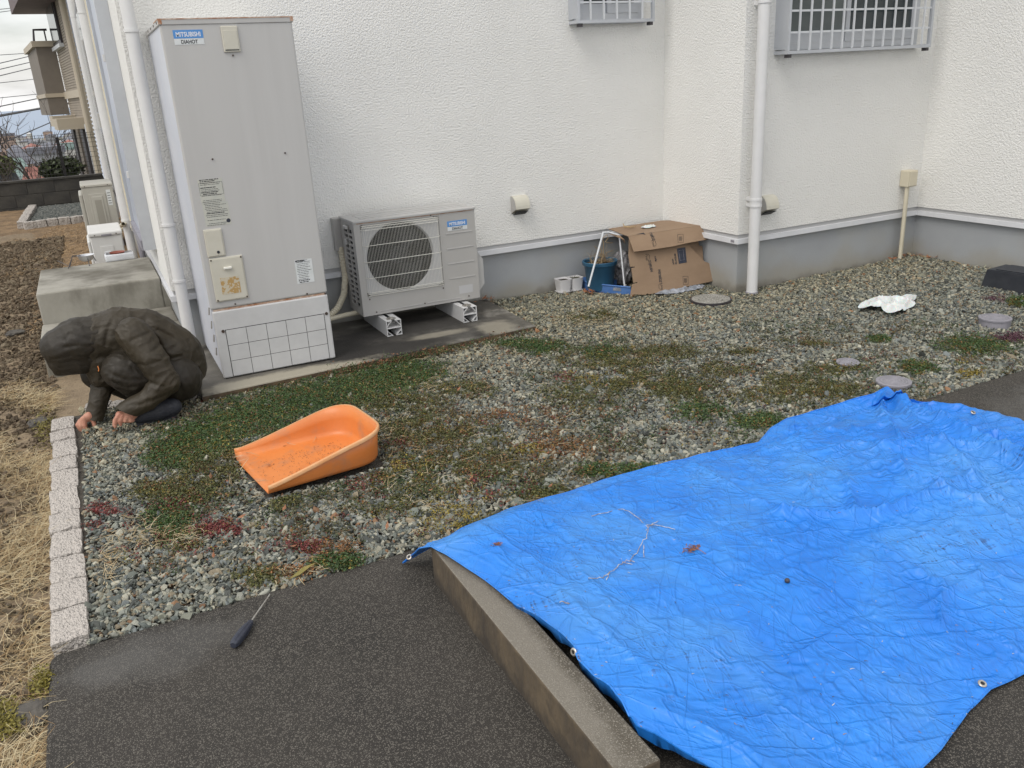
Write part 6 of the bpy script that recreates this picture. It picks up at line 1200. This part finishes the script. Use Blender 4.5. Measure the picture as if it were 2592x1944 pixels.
# balcony box: near face looks back at the yard
bal_s, bz0 = s_of(*Z7(1000, 1600)); wv = PP(*Z7(710, 1600), NE+nd*bal_s, nd); dep = (V((wv.x, wv.y, 0))-(NE+nd*bal_s)).length; bzt = PP(*Z7(800, 650), NE+nd*bal_s, nd).z; bzb = PP(*Z7(860, 1605), NE+nd*bal_s, nd).z
A_ = NE+nd*bal_s; def_len = 3.2
bal = obj('balcony', prism(bm_(), [A_+nx_*.03+V((0, 0, bzb)), A_+nx_*dep+V((0, 0, bzb)), A_+nx_*dep+nd*def_len+V((0, 0, bzb)), A_+nx_*.03+nd*def_len+V((0, 0, bzb))], (0, 0, bzt-bzb)), M['siding_dark'], nb)
mz = PP(*Z7(800, 1330), A_, nd).z
obj('balcony_cap', prism(bm_(), [A_-nd*.06+nx_*.03+V((0, 0, bzt)), A_-nd*.06+nx_*(dep+.07)+V((0, 0, bzt)), A_+nx_*(dep+.07)+nd*(def_len+.1)+V((0, 0, bzt)), A_+nx_*.03+nd*(def_len+.1)+V((0, 0, bzt))], (0, 0, .13)), M['beige_trim'], bal)
obj('balcony_band', prism(bm_(), [A_-nd*.03+nx_*.03+V((0, 0, mz-.05)), A_-nd*.03+nx_*(dep+.03)+V((0, 0, mz-.05)), A_+nx_*(dep+.03)+nd*def_len+V((0, 0, mz-.05)), A_+nx_*.03+nd*def_len+V((0, 0, mz-.05))], (0, 0, .09)), M['beige_trim'], bal)
bm = bm_(); b3 = A_+nd*.4+V((0, 0, bzt+.13)); tube(bm, [b3+nx_*dep*.95, b3+nx_*dep*.85+V((0, 0, .28)), b3+nx_*.1+V((0, 0, .28))], .03, 6); tube(bm, [b3+nx_*dep*.35, b3+nx_*dep*.35+V((0, 0, .28))], .02, 6); obj('handrail', bm, M['sash_dark'], bal)
# windows, eave, lower bay
for (ua, va, ub, vb) in (((850, 0), (905, 560), 0, 0),):
    s0, _ = s_of(*Z7(905, 590)); s1, z1_ = s_of(*Z7(800, 300)); _, z0_ = s_of(*Z7(905, 600)); w_ = side_box('window', s0+.05, s0+1.9, z0_, z0_+2.0, .05, 'sash_dark'); side_box('pane', s0+.12, s0+1.8, z0_+.08, z0_+1.92, .015, 'glass', w_, .074); side_box('sill', s0, s0+1.95, z0_-.08, z0_-.001, .10, 'bar_white', w_)
ev = PP(*Z7(170, 180), A_+nd*(.4), nd); EZ = ev.z; lft = (V((ev.x, ev.y, 0))-(A_+nd*.4)).length
obj('roof', prism(bm_(), [NE-nd*.6+nr*8+V((0, 0, EZ)), NE+nd*(bal_s*.0)-nd*.6+nx_*lft+V((0, 0, EZ)), NE+nd*(LenW+.8)+nx_*lft+V((0, 0, EZ)), NE+nd*(LenW+.8)+nr*8+V((0, 0, EZ))], (0, 0, .35)), M['eave'], nb)
s0, z0_ = s_of(*Z8(1180, 260)); s1, z1_ = s_of(*Z8(1180, 410)); side_box('window_hood', s0-.05, s0+.9, z1_, z0_, .55, 'beige_trim'); side_box('window_hood', s0+1.6, s0+2.5, z1_+.05, z0_+.05, .5, 'beige_trim')
for k in range(3): side_box('shutter_panel', s0+.1+1.1*k, s0+.7+1.1*k, zlow, z1_-.02, .06, ('sash_dark' if k % 2 == 0 else 'siding_dark'))
side_box('louvre', s0-.7, s0-.35, zlow, z1_+.1, .05, 'bar_white')
obj('downspout', TB([NE-nd*.02+nx_*.12+V((0, 0, zlow)), NE-nd*.02+nx_*.12+V((0, 0, c_top))], .05, 8), M['beige_trim'], nb)
# ------------------------------------------------------------------ bare trees and bush beyond the wall
def bare_tree(label, u_, vbase, vtop, y, seed):
    rnd = random.Random(seed); b0 = PY(u_, vbase, y); tp_ = PY(u_, vtop, y); hgt = tp_.z-b0.z; b0.z = float(land(b0.x, y)); hgt = tp_.z-b0.z
    t = thing('bare_tree', label, 'tree', tuple(b0)); trunk, br = bm_(), bm_()
    def grow(bm, p_, d, l, r_, depth):
        pts = [p_]; q_ = p_; dd_ = d.copy()
        for k in range(4): dd_ = (dd_+V((rnd.gauss(0, .14), rnd.gauss(0, .14), .05))).normalized(); q_ = q_+dd_*l/4; pts.append(q_)
        tube(bm, pts, [r_*(1-.12*k) for k in range(5)], 5 if depth < 2 else 3)
        if depth < 5:
            for k in range(rnd.choice([2, 3, 3])):
                nd_ = (dd_+V((rnd.gauss(0, .55), rnd.gauss(0, .55), rnd.gauss(.12, .3)))).normalized(); grow(br, pts[rnd.choice([2, 3, 4])], nd_, l*rnd.uniform(.6, .82), r_*.66, depth+1)
    grow(trunk, b0, V((0, 0, 1)), hgt*.44, hgt*.011, 0); obj('trunk', trunk, M['bark'], t); obj('branches', br, M['bark'], t)
bare_tree('bare leafless tree beyond the mesh fence on the left', 62, 470, 318, 24, 3); bare_tree('bare tree with thin twigs beside the neighbour house corner', 150, 440, 292, 26, 11); bare_tree('small bare sapling between the two larger bare trees', 118, 460, 345, 23, 23)
def bush(name, label, u_, v0_, v1_, y, rx, col, n=2600):
    a_ = PY(u_, (v0_+v1_)/2, y); hz = abs(PY(u_, v0_, y).z-PY(u_, v1_, y).z)/2; zc_ = a_.z; cen = []
    for _ in range(n):
        d = V((random.gauss(0, 1), random.gauss(0, 1), random.gauss(0, 1))).normalized()*random.uniform(.5, 1.0); k = 1+.3*noise.noise(d*2.2+V((u_, 0, 0))); cen.append((a_.x+d.x*rx*k, y+d.y*rx*k, zc_+d.z*hz*1.1*k))
    t = thing(name, label, 'bush', (a_.x, y, float(land(a_.x, y)))); k0 = len(bpy.data.objects); o = leaves('foliage', cen, np.array([np.array(col)*random.uniform(.5, 1.6) for _ in cen]), 3, .06, .11, M['leaf']); o.parent = t; o.location = -WL[t.name]; del o['kind']; o['kind'] = 'stuff'
    obj('stem', TB([(a_.x, y, float(land(a_.x, y))), (a_.x, y, zc_)], .06, 6), M['bark'], t)
bush('evergreen_bush', 'dark evergreen bush behind the mesh fence post', 155, 408, 450, 22, .36, (.045, .06, .022)); bush('evergreen_bush', 'pale green bush at the left edge beyond the mesh fence', 2, 400, 440, 30, .35, (.14, .17, .05), 1500)
# ------------------------------------------------------------------ houses down the hill
M['w_pale'] = mat('w_pale', (.50,.49,.46), None, rough=.8); M['w_grey'] = mat('w_grey', (.30,.31,.33), None, rough=.8); M['r_red'] = mat('r_red', (.28,.12,.10), (.34,.17,.14), 3, .8); M['r_green'] = mat('r_green', (.22,.30,.28), None, rough=.7); M['r_dark'] = mat('r_dark', (.15,.155,.18), None, rough=.7); M['w_tan'] = mat('w_tan', (.36,.27,.22), None, rough=.8)
def far_house(label, u_, v0_, y, wpx, hwall, roof_h, wm, rm, gable=True, nwin=3, rot=.15):
    top_ = PY(u_, v0_, y); w_ = wpx*y/F_PX*1.1; t = thing('distant_house', label, 'house', (top_.x, y, top_.z-hwall-roof_h)); x_, z_ = top_.x, top_.z-roof_h; d_ = w_*.7; zb3 = float(land(x_, y))-.5; zb3 = min(zb3, z_-hwall)
    obj('wall', BX(x_-w_/2, x_+w_/2, y, y+d_, zb3, z_), M[wm], t)
    bm = bm_(); ov = w_*.06; A = [(x_-w_/2-ov, y-ov, z_+.01), (x_+w_/2+ov, y-ov, z_+.01), (x_+w_/2+ov, y+d_+ov, z_+.01), (x_-w_/2-ov, y+d_+ov, z_+.01)]
    if gable:
        vs = [bm.verts.new(q_) for q_ in A]; r0, r1 = bm.verts.new((x_-w_*.28, y+d_/2, z_+roof_h)), bm.verts.new((x_+w_*.28, y+d_/2, z_+roof_h)); bm.faces.new(vs[::-1]); bm.faces.new((vs[0], vs[1], r1, r0)); bm.faces.new((vs[2], vs[3], r0, r1)); bm.faces.new((vs[1], vs[2], r1)); bm.faces.new((vs[3], vs[0], r0))
    else: prism(bm, A, (0, 0, max(roof_h, .1)))
    obj('roof', bm, M[rm], t)
    for r_ in range(max(1, int(hwall/2.8))):
        for k in range(nwin):
            cx2 = x_-w_/2+w_*(k+.5)/nwin; zw = z_-1.9-2.8*r_; obj('window', BX(cx2-w_*.22/nwin*1.2, cx2+w_*.22/nwin*1.2, y-.08, y-.02, zw, zw+1.2), M['sash_dark'], t)
far_house('red tiled roof house just beyond the fence', 100, 422, 34, 95, 3, 1.1, 'w_pale', 'r_red', True, 4)
far_house('house with a pale green flat roof left of the red roof', 28, 402, 44, 60, 3, .9, 'w_tan', 'r_green', True, 3)
far_house('white walled house with a dark roof at the left edge', 8, 432, 30, 60, 3, .8, 'w_pale', 'r_dark', True, 3)
far_house('grey apartment block in the middle distance', 115, 372, 95, 60, 8, .6, 'w_grey', 'r_dark', False, 6)
far_house('tan house with a grey roof in the middle distance', 40, 378, 80, 46, 5, 1.2, 'w_tan', 'r_dark', True, 4)
far_house('dark tower block on the skyline at the left', 14, 338, 420, 26, 22, 1.0, 'w_tan', 'r_dark', False, 5)
far_house('pale blue grey block near the neighbour house', 168, 362, 120, 30, 8, .8, 'w_pale', 'r_green', False, 4)
bm_a = {k: bm_() for k in ('w_pale', 'w_grey', 'w_tan', 'r_dark', 'r_red')}; rnd = random.Random(5)
for _ in range(1500):
    y = 110*math.exp(rnd.random()*2.55); x = -y*rnd.uniform(-.05, .42)+rnd.uniform(-10, 40); z = float(land(x, y)); w_, d_, h_ = rnd.uniform(6, 12), rnd.uniform(6, 10), (rnd.uniform(3, 5.5) if y < 350 else rnd.choice([5, 6, 6, 7, 9, 14])); wm = rnd.choice(['w_pale', 'w_grey', 'w_tan', 'w_pale']); box(bm_a[wm], x, x+w_, y, y+d_, z-2, z+h_)
    rm = rnd.choice(['r_dark', 'r_dark', 'r_dark', 'w_grey', 'w_grey', 'w_pale'] if rnd.random() < .93 else ['r_red']); b4 = bm_a[rm]; r_ = [b4.verts.new(q_) for q_ in ((x-.5, y-.5, z+h_+.02), (x+w_+.5, y-.5, z+h_+.02), (x+w_+.5, y+d_+.5, z+h_+.02), (x-.5, y+d_+.5, z+h_+.02), (x+w_/2, y+d_/2, z+h_+2))]
    for k in range(4): b4.faces.new((r_[k], r_[(k+1)%4], r_[4]))
for k, b4 in bm_a.items(): stuff(obj({'w_pale': 'town_pale_walls', 'w_grey': 'town_grey_walls', 'w_tan': 'town_tan_walls', 'r_dark': 'town_dark_roofs', 'r_red': 'town_red_roofs'}[k], b4, M[k]))
# power lines
lines = [((0,770),(465,740),.012,'upper faint'),((0,885),(465,775),.016,'first dark'),((0,970),(490,855),.016,'second dark'),((0,1060),(515,935),.016,'third dark'),((0,1160),(555,1100),.012,'pale level'),((0,1370),(600,1310),.012,'lower pale'),((0,1490),(640,1355),.02,'looped'),((0,1620),(640,1505),.045,'thick black'),((0,130),(150,115),.012,'topmost'),((0,170),(150,150),.012,'second topmost'),((0,2020),(855,1650),.022,'lowest')]
for (a, b, r_, lab) in lines:
    p0_, p1_ = PY(*Z7(*a), 38), PY(*Z7(*b), 46); d = p1_-p0_; p0_ -= d*4; p1_ += d*3; pts = []
    for k in range(25): q = k/24; p_ = p0_.lerp(p1_, q); mid = ((q-.5)**2-(0.0))*2.0; pts.append(p_+V((0, 0, .0)))
    tag(obj('power_cable', TB(pts, r_, 4), M['cable'], loc=tuple(pts[0])), lab+' overhead cable crossing the sky left of the neighbour balcony', 'cable', 'overhead cables')
